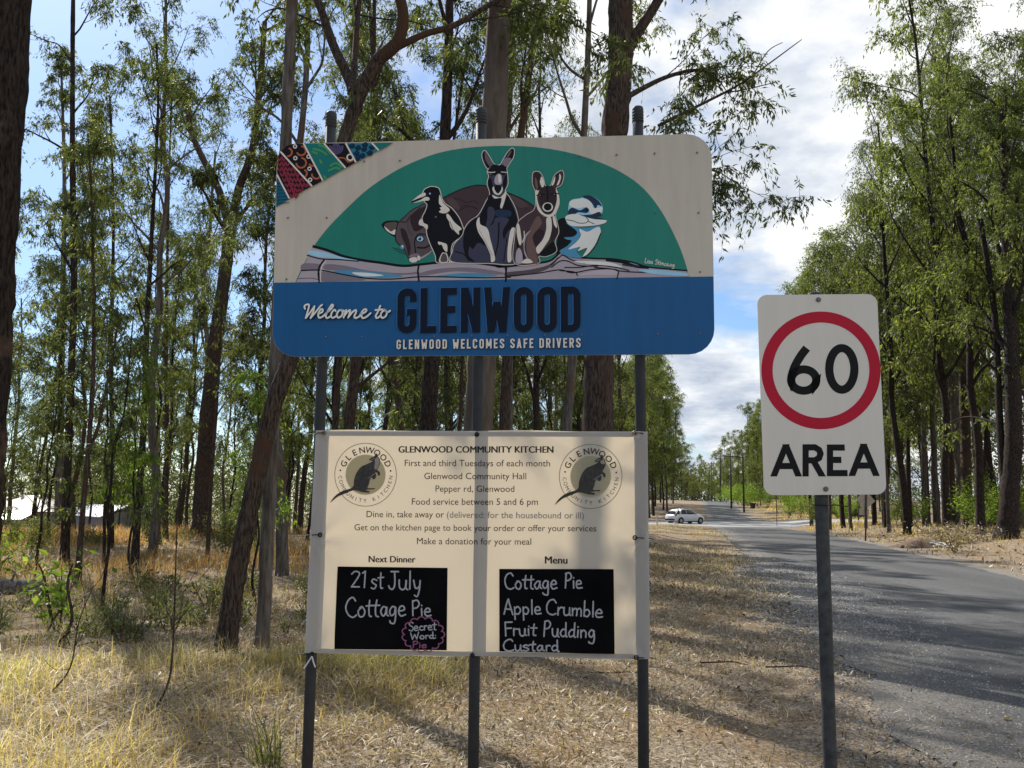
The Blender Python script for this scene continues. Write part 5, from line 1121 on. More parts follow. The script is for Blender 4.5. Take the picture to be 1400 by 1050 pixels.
art.poly([Cc(318, 495), Cc(355, 555), Cc(335, 600), Cc(268, 690), Cc(290, 760), Cc(305, 850), Cc(318, 945), Cc(262, 940), Cc(215, 860), Cc(210, 730), Cc(250, 600)], BR3); art.poly([Cc(250, 630), Cc(205, 700), Cc(190, 800), Cc(215, 880), Cc(250, 930), Cc(200, 880), Cc(182, 800), Cc(188, 690)], LAV); art.poly([Cc(270, 690), Cc(330, 620), Cc(380, 650), Cc(350, 720), Cc(300, 790)], BR2)
art.poly([Cc(122, 572), Cc(143, 590), Cc(160, 700), Cc(160, 760), Cc(140, 768), Cc(116, 660)], W_); art.line([Cc(186, 640), Cc(188, 700), Cc(170, 745)], .005, W_); art.poly([Cc(115, 650), Cc(130, 760), Cc(190, 880), Cc(170, 890), Cc(120, 800)], K)
art.poly([Cc(108, 940), Cc(112, 840), Cc(140, 800), Cc(170, 860), Cc(165, 945)], LAV); art.poly([Cc(165, 945), Cc(195, 908), Cc(235, 905), Cc(268, 942)], W_)
art.poly([Cc(335, 150), Cc(358, 120), Cc(380, 180), Cc(372, 215), Cc(352, 215)], W_); art.poly([Cc(285, 90), Cc(325, 85), Cc(345, 130), Cc(330, 190), Cc(350, 230), Cc(310, 250), Cc(280, 180)], BR2); art.poly([Cc(290, 130), Cc(308, 150), Cc(320, 235), Cc(295, 215)], BR3); art.poly([Cc(478, 120), Cc(488, 140), Cc(468, 195), Cc(450, 196)], W_); art.poly([Cc(522, 90), Cc(540, 120), Cc(520, 190), Cc(498, 200), Cc(520, 140)], W_); art.poly([Cc(490, 105), Cc(525, 80), Cc(510, 140), Cc(480, 205)], BR2)
art.done('painted_wallaby')
art.line([Cc(470, 940), Cc(640, 900)], .0001, LAV); art.mb = {}
hand_text(art, 'Lisa Stimos.og', 881, 922, 359.5, 365.5, 6.5, .0035, W_, jit=.02); art.done('signature')
# patterned corner
PAT = paint(22, 14, 20); TEAL = paint(28, 96, 104); TG = paint(24, 100, 96); RD = paint(120, 40, 54); OR = paint(150, 84, 52); PUR = paint(78, 70, 104); DK2 = paint(10, 40, 62); TB = paint(40, 100, 116)
art.poly([E_(74, 425), E_(203, 678), E_(64, 768), E_(66, 600)], paint(20, 78, 98), smooth=False)
for k in range(8): art.line([E_(70, 480 + 36 * k), E_(min(200, 105 + 22 * k), 480 + 34 * k)], .0035, DK2, smooth=False)
art.poly([E_(104, 186), E_(80, 300), E_(74, 400), E_(205, 668), E_(438, 548), E_(300, 390)], PAT, smooth=False)
for r_ in range(8):
    y0 = 250 + r_ * 56; xa = 84 + max(0, r_ - 2) * 26; xb = min(435, 165 + r_ * 52)
    if r_ > 5: xb -= (r_ - 5) * 70
    pts = []; x = xa; k = 0
    while x < xb: pts.append(E_(x, y0 + (20 if k % 2 else -14) + (6 if k % 3 == 0 else 0))); x += 20; k += 1
    if len(pts) > 3: art.line(pts, .009, RD)
    if xb - xa > 140: art.line([E_(xa + 60, y0 + 28), E_(xa + 110, y0 + 52)], .007, RD)
art.poly([E_(118, 170), E_(180, 115), E_(255, 98), E_(352, 95), E_(455, 300), E_(552, 490), E_(455, 542), E_(280, 350)], PAT, smooth=False)
for cx, cy, r_, a0, a1 in ((330, 170, 48, -80, 150), (190, 185, 42, -70, 90), (330, 298, 52, -80, 170), (350, 410, 40, -60, 60), (490, 420, 46, 20, 180), (445, 300, 30, 60, 150)): art.line([E_(*q) for q in arc(cx, cy, r_, r_, a0, a1, 9)], .010, OR)
for cx, cy in ((265, 124), (268, 248), (418, 360), (425, 478), (408, 232)): art.line([E_(*q) for q in arc(cx, cy, 17, 17, 0, 330, 9)], .006, W_, closed=True)
art.poly([E_(366, 93), E_(570, 92), E_(690, 225), E_(798, 352), E_(568, 482), E_(455, 262)], TG, smooth=False)
for ln in ([(460, 150), (540, 170), (600, 210)], [(520, 110), (580, 130), (640, 200)], [(640, 330), (700, 300), (760, 340)], [(620, 380), (700, 350), (740, 370)], [(530, 270), (545, 300)], [(575, 440), (590, 470)], [(450, 180), (500, 200)]): art.line([E_(*q) for q in ln], .010, paint(70, 130, 66))
art.poly([E_(577, 92), E_(798, 90), E_(860, 200), E_(908, 292), E_(808, 350), E_(690, 215)], PAT, smooth=False)
for r_ in (16, 34, 52, 70): art.line([E_(*q) for q in arc(702, 132, r_, min(r_, 200), -170 if r_ < 40 else -10, 190, 14)], .007, PUR)
art.line([E_(*q) for q in arc(850, 240, 32, 32, 0, 330, 9)], .008, W_, closed=True); art.line([E_(730, 245), E_(790, 250), E_(830, 290), E_(880, 275)], .007, OR)
art.poly([E_(808, 90), E_(1076, 88), E_(1148, 164), E_(914, 292), E_(862, 190)], TB, smooth=False)
for cx, cy in ((870, 115), (935, 135), (1000, 150), (1060, 190), (920, 195), (980, 220), (1010, 105), (1085, 130), (925, 250)): art.line([E_(cx + (6 + a * .09) * math.cos(a * .035), cy + (6 + a * .09) * math.sin(a * .035)) for a in range(0, 300, 30)], .009, DK2)
art.poly([E_(1084, 88), E_(1312, 84), E_(1162, 164)], TG, smooth=False)
for a_, b_ in (((74, 425), (205, 676)), ((108, 178), (446, 546)), ((356, 94), (560, 488)), ((572, 92), (803, 354)), ((802, 90), (912, 294)), ((1080, 88), (1154, 166))): art.line([E_(*a_), E_(*b_)], .009, W_, smooth=False, caps=False)
art.done('patterned_corner')
# lettering
NAVY = paint(10, 17, 32); SHW = paint(20, 50, 88)
cond_text(art, 'GLENWOOD', 542, 792.3, 454.6, 452.6, 61, paint(40, 92, 140), t=.155, gap=.085, w=.43)
cond_text(art, 'GLENWOOD', 543.3, 793.8, 455.8, 453.8, 61.5, NAVY, t=.155, gap=.085, w=.43); art.done('town_name_lettering')
for k in range(4):
    for m, a0, a1, b0, b1, t_ in ((NAVY, 543.4, 794.8, 478.4, 476.2, .17), (W_, 542.6, 794, 477.8, 475.6, .165)): cond_text(art, 'GLENWOOD WELCOMES SAFE DRIVERS', a0, a1, b0, b1, 13, m, t=t_, gap=.19, w=.44, space=.36, only=k)
    art.done('slogan_word')
Wc = lambda X, Y: (400 + X / 7, 380 + Y / 7)
script = [[(128, 300), (122, 278), (140, 260), (165, 262), (160, 300), (135, 388)], [(135, 388), (180, 330), (218, 275)], [(218, 275), (205, 330), (180, 388)], [(180, 388), (230, 330), (270, 280), (290, 262)],
 [(262, 345), (292, 330), (296, 305), (275, 308), (254, 350), (262, 384), (292, 376), (322, 350)], [(322, 350), (372, 305), (396, 272), (382, 262), (352, 310), (326, 365), (340, 388), (372, 370)],
 [(420, 322), (408, 308), (384, 335), (376, 370), (394, 386), (430, 366)], [(468, 310), (446, 322), (432, 356), (444, 384), (474, 370), (488, 335), (474, 312), (500, 322)], [(520, 312), (508, 345), (496, 384)], [(500, 372), (530, 330), (556, 312), (556, 335), (540, 384)], [(548, 372), (580, 332), (610, 312), (616, 330), (598, 372), (612, 388), (640, 376), (662, 358)],
 [(655, 354), (702, 332), (714, 310), (692, 306), (666, 344), (674, 386), (708, 380), (754, 342)],
 [(846, 272), (822, 330), (802, 370), (816, 388), (850, 365)], [(800, 312), (866, 306)], [(896, 312), (866, 326), (850, 360), (864, 386), (896, 372), (908, 335), (892, 312), (916, 332), (940, 318)]]
for dx_, dy_, m in ((7, 7, NAVY), (0, 0, WL)):
    for i, st in enumerate(script): art.line([(x + dx_, y + dy_) for x, y in st], (.0098 if len(st) > 2 else .010), m, tr=Wc, k=6)
art.done('greeting_lettering')
RIV = plain('rivet', (.16, .155, .15), rough=.5, metal=.3)
for px in ((394, 298), (447, 298), (392, 382), (498, 221), (547, 220), (793, 214), (843, 212), (895, 210), (953, 209), (896, 291), (955, 291), (957, 372), (743, 296), (596, 297), (446, 460.5), (495, 460.5), (594, 460), (645, 459), (694, 459), (745, 458), (795, 458), (899, 457), (957, 456), (418, 214)):
    c = art.p.P(art.p.uv([px]), .0045)[0]; part('rivet', MB().tube([c, c + PW.n * .0025, c + PW.n * .0035], [.0055, .005, .002], n=10), RIV, board)

# ------------------------------------------------------------------ cloth banner tied to the posts
def cloth(nm='banner_cloth', tint=(1, 1, 1)):
    m, t, b = mat_new(nm); t.nodes.remove(b); out = t.nodes['Material Output']; tcn = N(t, 'ShaderNodeTexCoord')
    nz = N(t, 'ShaderNodeTexNoise', i_Scale=3.0, i_Detail=4.0); t.links.new(tcn.outputs['Object'], nz.inputs['Vector'])
    r = ramp(t, [(.3, tuple(np.array((.55, .53, .49)) * tint)), (.7, tuple(np.array((.61, .59, .545)) * tint))]); t.links.new(nz.outputs[0], r.inputs[0])
    d = N(t, 'ShaderNodeBsdfDiffuse'); tr = N(t, 'ShaderNodeBsdfTranslucent'); t.links.new(r.outputs[0], d.inputs[0])
    tr.inputs[0].default_value = tuple(np.array((.70, .575, .385)) * tint) + (1,); mxs = N(t, 'ShaderNodeMixShader', i_0=.36)
    t.links.new(d.outputs[0], mxs.inputs[1]); t.links.new(tr.outputs[0], mxs.inputs[2]); t.links.new(mxs.outputs[0], out.inputs[0])
    MATS[nm] = m; return m
CLOTH = cloth(); HEM = plain('banner_hem', (.50, .495, .485), rough=.8, var=.06)
PN = Plane(PW.O - PW.n * .018, -4.44, 2.0, -.19)
cor = PN.uv([(433, 588.5), (884, 590), (887.5, 901), (417.5, 893)])
BNR = thing('banner', 'cream cloth community kitchen banner tied between the posts under the welcome board', 'banner', tuple(PN.P([cor[3] * .5 + cor[2] * .5])[0]))
def bil(s, t): s = np.asarray(s)[..., None]; t = np.asarray(t)[..., None]; return (cor[0] * (1 - s) + cor[1] * s) * (1 - t) + (cor[3] * (1 - s) + cor[2] * s) * t
c0 = cor.mean(0)
def wrinkle(uv):
    """cloth relief: pulled folds running in from the tied corners, and soft sag between the posts"""
    u = (uv[:, 0] - c0[0]); v = (uv[:, 1] - c0[1]); z = .004 * np.sin(u * 5.5 + .6) * np.cos(v * 3) + .002 * np.sin(u * 11 + v * 7)
    for (cx, cy) in ((-.9, .6), (.9, .6), (-.9, -.6), (.9, -.6), (-.88, 0), (.88, 0)):
        dx_, dy_ = u - cx, v - cy; r_ = np.sqrt(dx_ ** 2 + dy_ ** 2) + 1e-6; th = np.arctan2(dy_, dx_)
        z = z + .0045 * np.sin(th * 7 + cx * 3 + cy) * np.exp(-r_ / .22) * np.minimum(r_ / .05, 1)
    return z - .002 * np.exp(-(u / .05) ** 2)
ns_, nt_ = 150, 104
S_, T_ = np.meshgrid(np.linspace(0, 1, ns_), np.linspace(0, 1, nt_)); uv = bil(S_.ravel(), T_.ravel())
ed = .004 * np.sin(T_.ravel() * 9) * ((S_.ravel() < .01) | (S_.ravel() > .99)); uv[:, 0] += ed
uv[:, 1] += .005 * np.sin(S_.ravel() * 12.5) * ((T_.ravel() > .99) | (T_.ravel() < .01))
i = (np.arange(nt_ - 1)[:, None] * ns_ + np.arange(ns_ - 1)[None]).ravel()
link('cloth', mesh_np('cloth', PN.P(uv, wrinkle(uv)) - wpos(BNR), [np.stack([i, i + ns_, i + ns_ + 1, i + 1], 1)], [CLOTH], smooth=True), BNR)
def hemstrip(s0, s1, t0, t1, off):
    S, T = np.meshgrid(np.linspace(s0, s1, 24 if s1 - s0 > .5 else 5), np.linspace(t0, t1, 24 if t1 - t0 > .5 else 4)); w_ = S.shape[1]; uv = bil(S.ravel(), T.ravel())
    i = (np.arange(S.shape[0] - 1)[:, None] * w_ + np.arange(w_ - 1)[None]).ravel()
    mb = MB().add(PN.P(uv, wrinkle(uv) + off), quads=np.stack([i, i + w_, i + w_ + 1, i + 1], 1)); part('hem', mb, HEM, BNR, True)
hemstrip(-.003, .036, .0, 1.0, -.0035); hemstrip(.962, 1.003, .0, 1.0, -.0035); hemstrip(.037, .961, .0, .022, -.0032); hemstrip(.037, .961, .978, 1.0, -.0032)
pa = Art(PN, BNR, .0022); pa.warp = wrinkle
INK = plain('ink', (.02, .02, .02), rough=.8); INKG = plain('ink_grey', (.20, .20, .23), rough=.8); INKS = plain('ink_soft', (.035, .033, .032), rough=.8)
LINES = [('GLENWOOD COMMUNITY KITCHEN', 545, 756.5, 618.7, 619, INK, .034), ('First and third Tuesdays of each month', 553.3, 752, 637.2, 637.7, INKS, 0), ('Glenwood Community Hall', 580, 719.5, 655, 655.2, INKS, 0), ('Pepper rd, Glenwood', 595.5, 703.3, 672.3, 672.5, INKS, 0),
 ('Food service between 5 and 6 pm', 563, 735.5, 690, 690.3, INKS, 0), ('Dine in, take away or', 501.3, 607, 707, 707.6, INKS, 0), ('(delivered: for the housebound or ill)', 611, 798.3, 707.8, 709, INKG, 0), ('Get on the kitchen page to book your order or offer your services', 484.6, 815.2, 725, 726.5, INKS, 0), ('Make a donation for your meal', 570, 726.4, 744, 744.6, INKS, 0), ('Next Dinner', 504.2, 568, 768.6, 769, INK, .030), ('Menu', 745.4, 775.6, 770.3, 770.5, INK, .030)]
for tx, x0, x1, y0, y1, m, bd in LINES: print_text(pa, tx, x0, x1, y0, y1, m, bd); pa.done('text_line')
LG = [cloth('logo_ring', (1.06, 1.07, 1.08)), cloth('logo_disc', (.80, .82, .66)), plain('logo_line', (.26, .23, .16), rough=.8), plain('logo_fur', (.05, .045, .042), rough=.8, var=.4, scale=60), plain('logo_tan', (.33, .28, .23), rough=.8)]
for (ox, oy, k) in ((440, 595, .1), (750 - 3.5 * 1.0, 596.3, .1018)):
    Lg = lambda X, Y, ox=ox, oy=oy, k=k: (ox + X * k, oy + Y * k)
    pa.line([Lg(*q) for q in arc(600, 540, 420, 430, 0, 352.5, 48)], .0035, LG[2], closed=True, smooth=False); pa.disc((600, 540), 27.3 * k / .1, 27.5 * k / .1, LG[1], tr=Lg, n=40)
    arc_text(pa, 'GLENWOOD', Lg(600, 540), 34.2 * k / .1, 154, 26, 8.6 * k / .1, INK, bold=.012, wide=1.0)
    arc_text(pa, 'COMMUNITY KITCHEN', Lg(600, 540), 35.2 * k / .1, 186, 354, 5.3 * k / .1, LG[3], inward=True)
    for q in ((257, 480), (943, 488)): pa.disc(q, 1.2, 1.2, INK, tr=Lg, n=10)
    body = [(652, 332), (690, 302), (722, 285), (740, 258), (758, 250), (766, 285), (795, 325), (798, 390), (772, 445), (760, 475), (795, 505), (797, 545), (772, 552), (764, 520), (735, 505), (745, 545), (735, 592), (700, 602), (690, 575), (662, 605), (650, 660), (632, 722), (722, 722), (715, 738), (600, 746), (655, 768), (645, 785), (560, 778), (470, 755), (420, 758), (330, 795), (220, 842), (130, 915), (125, 908), (190, 825), (290, 760), (395, 728), (436, 690), (445, 610), (478, 515), (540, 432), (620, 395), (685, 365), (698, 350), (668, 350)]
    pa.poly(body, LG[3], tr=Lg, k=3); pa.poly([(728, 330), (760, 300), (785, 330), (788, 395), (745, 470), (720, 440), (730, 380)], LG[4], tr=Lg); pa.line([(560, 560), (600, 552), (620, 600), (600, 680), (570, 720)], .003, INK, tr=Lg); pa.line([(668, 342), (720, 312)], .003, LG[4], tr=Lg); pa.line([(640, 590), (700, 545), (740, 520)], .003, LG[4], tr=Lg)
    pa.done('kitchen_logo')
CHB = plain('chalkboard', (.006, .006, .007), rough=.9, var=.35, scale=4, spec=.04); CHALK = plain('chalk', (.42, .43, .45), rough=.95, var=.25, scale=120); PINK = plain('pink_chalk', (.30, .10, .20), rough=.95, var=.25, scale=120)
CA = lambda X, Y: (455 + X / 8.077, 765 + Y / 8.077); CB = lambda X, Y: (675 + X / 7.777, 765 + Y / 7.777)
def chalkboard(c):
    Q = PN.uv(c); S, T = np.meshgrid(np.linspace(0, 1, 60), np.linspace(0, 1, 42)); S = S.ravel()[:, None]; T = T.ravel()[:, None]; uv = (Q[0] * (1 - S) + Q[1] * S) * (1 - T) + (Q[3] * (1 - S) + Q[2] * S) * T
    i = (np.arange(41)[:, None] * 60 + np.arange(59)[None]).ravel(); pa.z += .0009
    off = pa._off(uv); n_ = len(uv); V = np.concatenate([PN.P(uv, off), PN.P(uv, off - .0008)]); f = np.stack([i, i + 60, i + 61, i + 1], 1); pa.z += .0006
    return part('chalkboard', MB().add(V, quads=np.concatenate([f, f[:, ::-1] + n_])), CHB, BNR, True)
bd1 = chalkboard([CA(58, 75), CA(1270, 90), CA(1262, 998), CA(22, 985)]); keep_parent = pa.parent; pa.parent = bd1
hand_text(pa, '21', *[CA(x, 0)[0] for x in (195, 385)], CA(0, 305)[1], CA(0, 308)[1], 23, .0075, CHALK, seed=2); hand_text(pa, 'st', *[CA(x, 0)[0] for x in (420, 565)], CA(0, 322)[1], CA(0, 322)[1], 27, .0075, CHALK, seed=3)
hand_text(pa, 'July', *[CA(x, 0)[0] for x in (610, 985)], CA(0, 328)[1], CA(0, 330)[1], 25, .008, CHALK, seed=4); hand_text(pa, 'Cottage', *[CA(x, 0)[0] for x in (140, 815)], CA(0, 632)[1], CA(0, 622)[1], 27, .008, CHALK, seed=5); hand_text(pa, 'Pie', *[CA(x, 0)[0] for x in (865, 1095)], CA(0, 618)[1], CA(0, 622)[1], 21, .008, CHALK, seed=6)
hand_text(pa, 'Secret', *[CA(x, 0)[0] for x in (840, 1150)], CA(0, 785)[1], CA(0, 770)[1], 12, .006, CHALK, seed=7); hand_text(pa, 'Word:', *[CA(x, 0)[0] for x in (865, 1150)], CA(0, 880)[1], CA(0, 865)[1], 9.5, .006, CHALK, seed=8); hand_text(pa, 'Pie', *[CA(x, 0)[0] for x in (880, 1045)], CA(0, 970)[1], CA(0, 970)[1], 9, .006, PINK, seed=9)
cl = [];
for k in range(15):
    a0 = k / 15 * 360; cx, cy = 1003 + 195 * math.cos(rad(a0)), 822 + 160 * math.sin(rad(a0))
    cl += [(cx + 42 * math.cos(rad(a0 + b)), cy + 36 * math.sin(rad(a0 + b))) for b in (-75, -40, 0, 40, 75)]
pa.line(cl, .006, PINK, closed=True, tr=CA, k=2); pa.done('chalk_writing')
bd2 = chalkboard([CB(62, 95), CB(1275, 100), CB(1285, 1000), CB(62, 972)]); pa.parent = bd2
for tx, x0, x1, y0, y1, h, sd in (('Cottage', 110, 680, 308, 308, 22, 10), ('Pie', 745, 945, 300, 305, 21, 11), ('Apple', 105, 510, 578, 578, 20, 12), ('Crumble', 545, 1160, 575, 615, 21, 13), ('Fruit', 110, 460, 805, 805, 19, 14), ('Pudding', 520, 1085, 808, 830, 21, 15), ('Custard', 95, 700, 965, 970, 16, 16)):
    hand_text(pa, tx, CB(x0, 0)[0], CB(x1, 0)[0], CB(0, y0)[1], CB(0, y1)[1], h, .0078, CHALK, seed=sd)
pa.done('chalk_writing'); pa.parent = keep_parent
BRASS = plain('eyelet_brass', (.30, .26, .18), rough=.4, metal=.8); TIE = BLACKP
for (px, py, sx_) in ((443.5, 592, -1), (652, 594, 0), (867.5, 592, 1), (438, 731, -1), (868, 735, 1), (426.5, 894.5, -1), (646, 896, 0), (870, 899, 1)):
    q = PN.uv([(px, py)]); q = bil(np.clip(0, 0, 0), 0) * 0 + q; off = wrinkle(q)[0]; c = PN.P(q, off + .003)[0]
    th = np.arange(17) / 16 * 2 * math.pi; ring = np.array([c + .010 * (math.cos(a) * PN.ex + math.sin(a) * PN.ez) for a in th])
    part('eyelet', MB().tube(ring, .0032, n=6, cap=False), BLACKP if sx_ == 0 or py > 700 else BRASS, BNR, True)
    tm = MB(); pc = c - PN.n * .045 + PN.ex * (.0 if sx_ == 0 else sx_ * .0)
    if sx_ == 0: tm.tube(crom([c - PN.ez * .002, c + PN.n * .006, c + PN.ez * .012 + PN.n * .002, c + PN.ez * .015 - PN.n * .012], 5), .0028, n=6); tm.tube([c - PN.n * .002, c + PN.n * .006], .0085, n=10)
    else:
        e1 = c + PN.ex * sx_ * .055 - PN.ez * .006 - PN.n * .02; tm.tube(crom([c - PN.n * .004, c + PN.n * .005, c + PN.ex * sx_ * .03 + PN.n * .003, e1, e1 - PN.n * .05 - PN.ex * sx_ * .02], 5), .0028, n=6)
        tm.tube(crom([e1 - PN.ex * sx_ * .006, e1 + PN.ex * sx_ * .02 + PN.ez * .002, e1 + PN.ex * sx_ * .045 - PN.ez * .004], 4), .0022, n=5); tm.tube([e1 - PN.ex * sx_ * .012, e1 + PN.ex * sx_ * .002], .0048, n=8)
    part('cable_tie', tm, TIE, BNR, True)
WST = plain('white_string', (.62, .61, .6), rough=.9)
sw = PN.P(PN.uv([(427, 897), (421, 906), (416, 914)]), .006); s2 = PN.P(PN.uv([(427, 897), (429, 905), (431.5, 912)]), .006)
part('string', MB().tube(crom(sw, 4), .004, n=6).tube(crom(s2, 4), .004, n=6), WST, BNR, True)

# ------------------------------------------------------------------ speed sign
PS = Plane((1.156, 3.338, 2.010), -.36, 1.62, -.93)
a, b = PS.P(PS.uv([(1119, 399)]), -.045)[0], PS.P(PS.uv([(1141, 1050)]), -.045)[0]
dr = b - a; gzb = g1(b[0], b[1]); e = a + dr * ((a[2] - gzb + .15) / (a[2] - b[2]))
SS = thing('speed_sign', 'white rectangular speed limit sign with a red ring on a dark post beside the road', 'road sign', (e[0], e[1], gzb))
POSTD = plain('post_weathered', (.055, .056, .055), rough=.75, metal=.1, var=.45, scale=30, bump=.3, bscale=160)
po = part('post', MB().tube(np.linspace(a, e, 8), .0245, n=20), POSTD, SS, True)
up = -unit(dr); part('cap', MB().tube([a - up * .03, a, a + up * .004, a + up * .007], [.027, .027, .024, .01], n=18), CAPM, po, True)
WHT = facepaint('sign_white', np.clip(s2l((188, 182, 170)) / ART_E, 0, .85), .06)
mb, _o = board_mb(PS, .452, .752, .036, .003); pl_ = part('plate', mb, WHT, SS)
sa = Art(PS, pl_, .0005); Fv = lambda X, Y: (1000 + X / 3.088, 380 + Y / 3.088)
RED = paint(158, 24, 44); BKS = paint(16, 16, 18)
sa.line([Fv(*q) for q in arc(378, 390, 228, 225, 0, 355, 72)], 48 / 3.088 / FPX * 3.34 * 1.0, RED, closed=True, smooth=False); sa.done('red_ring')
wst = 35 / 3.088 / FPX * 3.34
sa.line([Fv(*q) for q in [(318, 296), (292, 330), (268, 372), (255, 410), (252, 430)] + arc(305, 431, 53, 45, 180, 20, 10) + arc(305, 431, 53, 45, 20, -172, 16)], wst, BKS, caps=False, k=4)
sa.line([Fv(*q) for q in arc(466, 384, 53, 88, 0, 350, 36)], wst, BKS, closed=True, smooth=False); sa.done('speed_number')
for st in ([(178, 838), (232, 702)], [(284, 838), (228, 702)], [(196, 794), (264, 794)], [(313, 838), (313, 702)], [(318, 715), (352, 715), (370, 726), (376, 742), (370, 760), (352, 770), (318, 770)], [(345, 770), (384, 838)], [(478, 716), (416, 716), (416, 824), (490, 824)], [(416, 768), (464, 768)], [(508, 836), (560, 700)], [(612, 836), (556, 700)], [(525, 792), (594, 792)]):
    sa.line([Fv(*q) for q in st], 26 / 3.088 / FPX * 3.34, BKS, smooth=False, caps=False, hcut=True)
sa.done('area_lettering')
for q in ((367, 92), (398, 891)):
    c = PS.P(PS.uv([Fv(*q)]), .0005)[0]; part('bolt', MB().tube([c, c + PS.n * .003, c + PS.n * .0035], [.0095, .0095, .006], n=14).tube([c + PS.n * .003, c + PS.n * .007], .0055, n=8), RIV, pl_)
c = PS.P(PS.uv([Fv(398, 960)]), -.045)[0]; th = np.arange(21) / 20 * 2 * math.pi
part('strap', MB().tube([c + .0272 * (math.cos(x) * PS.ex + math.sin(x) * PS.n) for x in th], .0028, n=6, cap=False).tube(crom([c + PS.ex * .033 + PS.n * .01, c + PS.ex * .06 - PS.ez * .001, c + PS.ex * .098 - PS.ez * .006], 4), .0022, n=5), BLACKP, SS, True)
# ------------------------------------------------------------------ white hatchback on the side road
WPAINT = plain('car_white', (.72, .73, .74), rough=.22, var=.02, spec=.6); GLASS = plain('car_glass', (.012, .014, .018), rough=.08, spec=.7); TYRE = plain('tyre', (.018, .018, .018), rough=.85); RIMM = plain('rim', (.30, .30, .31), rough=.35, metal=.7)
TAIL = plain('tail_lamp', (.30, .015, .015), rough=.2); HEADL = plain('head_lamp', (.55, .57, .6), rough=.12); TRIM = plain('car_trim', (.02, .02, .022), rough=.6); PLATE = plain('number_plate', (.6, .6, .58), rough=.5)
cy = 93.0; cx = gpx(936, cy); CZ = g1(cx, cy) + .012; YAW = rad(30)
CAR = thing('car', 'white five-door hatchback turning out of the side road', 'car', (cx, cy, CZ), None, YAW)
class CMB(MB):
    def mesh(s, name, mats, origin=(0, 0, 0), smooth=False): return MB.mesh(s, name, mats, (0, 0, 0), smooth)
# stations along the length: x, half width at waist, sill z, waist z, bonnet/roof deck z
def loft(secs, closed_ends=True):
    mb = CMB(); n = len(secs[0]); V = np.array(secs).reshape(-1, 3); m = len(secs); i = np.arange(m - 1)[:, None] * n; j = np.arange(n)[None]; j2 = (j + 1) % n
    return mb.add(V, quads=np.stack([i + j, i + j2, i + n + j2, i + n + j], -1).reshape(-1, 4), ngons=[np.arange(n)[::-1], (m - 1) * n + np.arange(n)])
def sec(x, hw, z0, zw, zt, tw):
    return [(x, -hw * .90, z0), (x, -hw, z0 + .12), (x, -hw * 1.0, zw - .12), (x, -hw * .97, zw), (x, -tw, zt), (x, tw, zt), (x, hw * .97, zw), (x, hw, zw - .12), (x, hw, z0 + .12), (x, hw * .90, z0)]
bodys = [sec(-2.00, .70, .38, .74, .80, .60), sec(-1.93, .80, .30, .86, .93, .66), sec(-1.6, .86, .22, .92, .97, .70), sec(-.8, .875, .20, .93, .96, .72), sec(.3, .875, .20, .93, .95, .72), sec(.85, .87, .20, .93, .98, .70), sec(1.35, .85, .22, .86, .93, .62), sec(1.75, .80, .25, .76, .83, .55), sec(1.96, .68, .30, .66, .70, .45), sec(2.04, .52, .36, .58, .60, .35)]
part('body', loft(bodys), WPAINT, CAR, True)
gs = [(-1.88, .70, .95, .96, .66), (-1.55, .72, .95, 1.26, .58), (-1.22, .72, .95, 1.40, .56), (-.6, .73, .95, 1.47, .57), (.0, .73, .95, 1.45, .56), (.35, .73, .95, 1.36, .55), (1.00, .70, .95, .97, .64)]
part('windows', loft([[(x, -w, z0), (x, -(w * .35 + tw * .65), z0 + (zt - z0) * .7), (x, -tw, zt), (x, tw, zt), (x, (w * .35 + tw * .65), z0 + (zt - z0) * .7), (x, w, z0)] for x, w, z0, zt, tw in gs]), GLASS, CAR, True)
rf = [(-1.58, 1.285, .575), (-1.25, 1.405, .57), (-.6, 1.485, .575), (0, 1.465, .565), (.33, 1.385, .555)]
part('roof', loft([[(x, -tw - .02, zt - .05), (x, -tw, zt + .005), (x, -tw * .6, zt + .022), (x, tw * .6, zt + .022), (x, tw, zt + .005), (x, tw + .02, zt - .05), (x, 0, zt - .015)] for x, zt, tw in rf]), WPAINT, CAR, True)
for sy in (-1, 1):
    for p0, p1, w_ in (((-1.90, .705, .95), (-1.50, .60, 1.29), .09), ((-1.28, .745, .95), (-1.10, .60, 1.42), .20), ((-.42, .745, .95), (-.46, .605, 1.47), .05), ((1.0, .70, .96), (.34, .575, 1.37), .045)):
        part('pillar', CMB().tube([(p0[0], sy * p0[1], p0[2]), (p1[0], sy * p1[1], p1[2])], w_ / 2, n=6), WPAINT, CAR, True)
    part('sill', CMB().box((-.1, sy * .82, .235), (2.0, .06, .09)), TRIM, CAR)
    tl = part('tail_light', CMB().box((-1.86, sy * .70, .86), (.16, .22, .15)), TAIL, CAR); part('headlight', CMB().box((1.76, sy * .63, .70), (.20, .22, .10)), HEADL, CAR)
    part('mirror', CMB().box((.72, sy * .90, 1.0), (.12, .16, .12)), WPAINT, CAR)
    for hx in (-.55, .38): part('door_handle', CMB().box((hx - .35, sy * .885, .83), (.16, .02, .03)), WPAINT, CAR)
    for xx_ in (-1.27, 1.30):
        wh = part('wheel', CMB().tube([(xx_, sy * .88, .31), (xx_, sy * .875, .31), (xx_, sy * .68, .31)], [.27, .315, .315], n=24), TYRE, CAR)
        part('rim', CMB().tube([(xx_, sy * .893, .31), (xx_, sy * .86, .31)], [.17, .21], n=16), RIMM, wh)
        th = np.linspace(0, math.pi, 13); part('wheel_arch', CMB().tube([(xx_ + .345 * math.cos(a_), sy * .866, .31 + .345 * math.sin(a_)) for a_ in th], .028, n=6), TRIM, CAR)
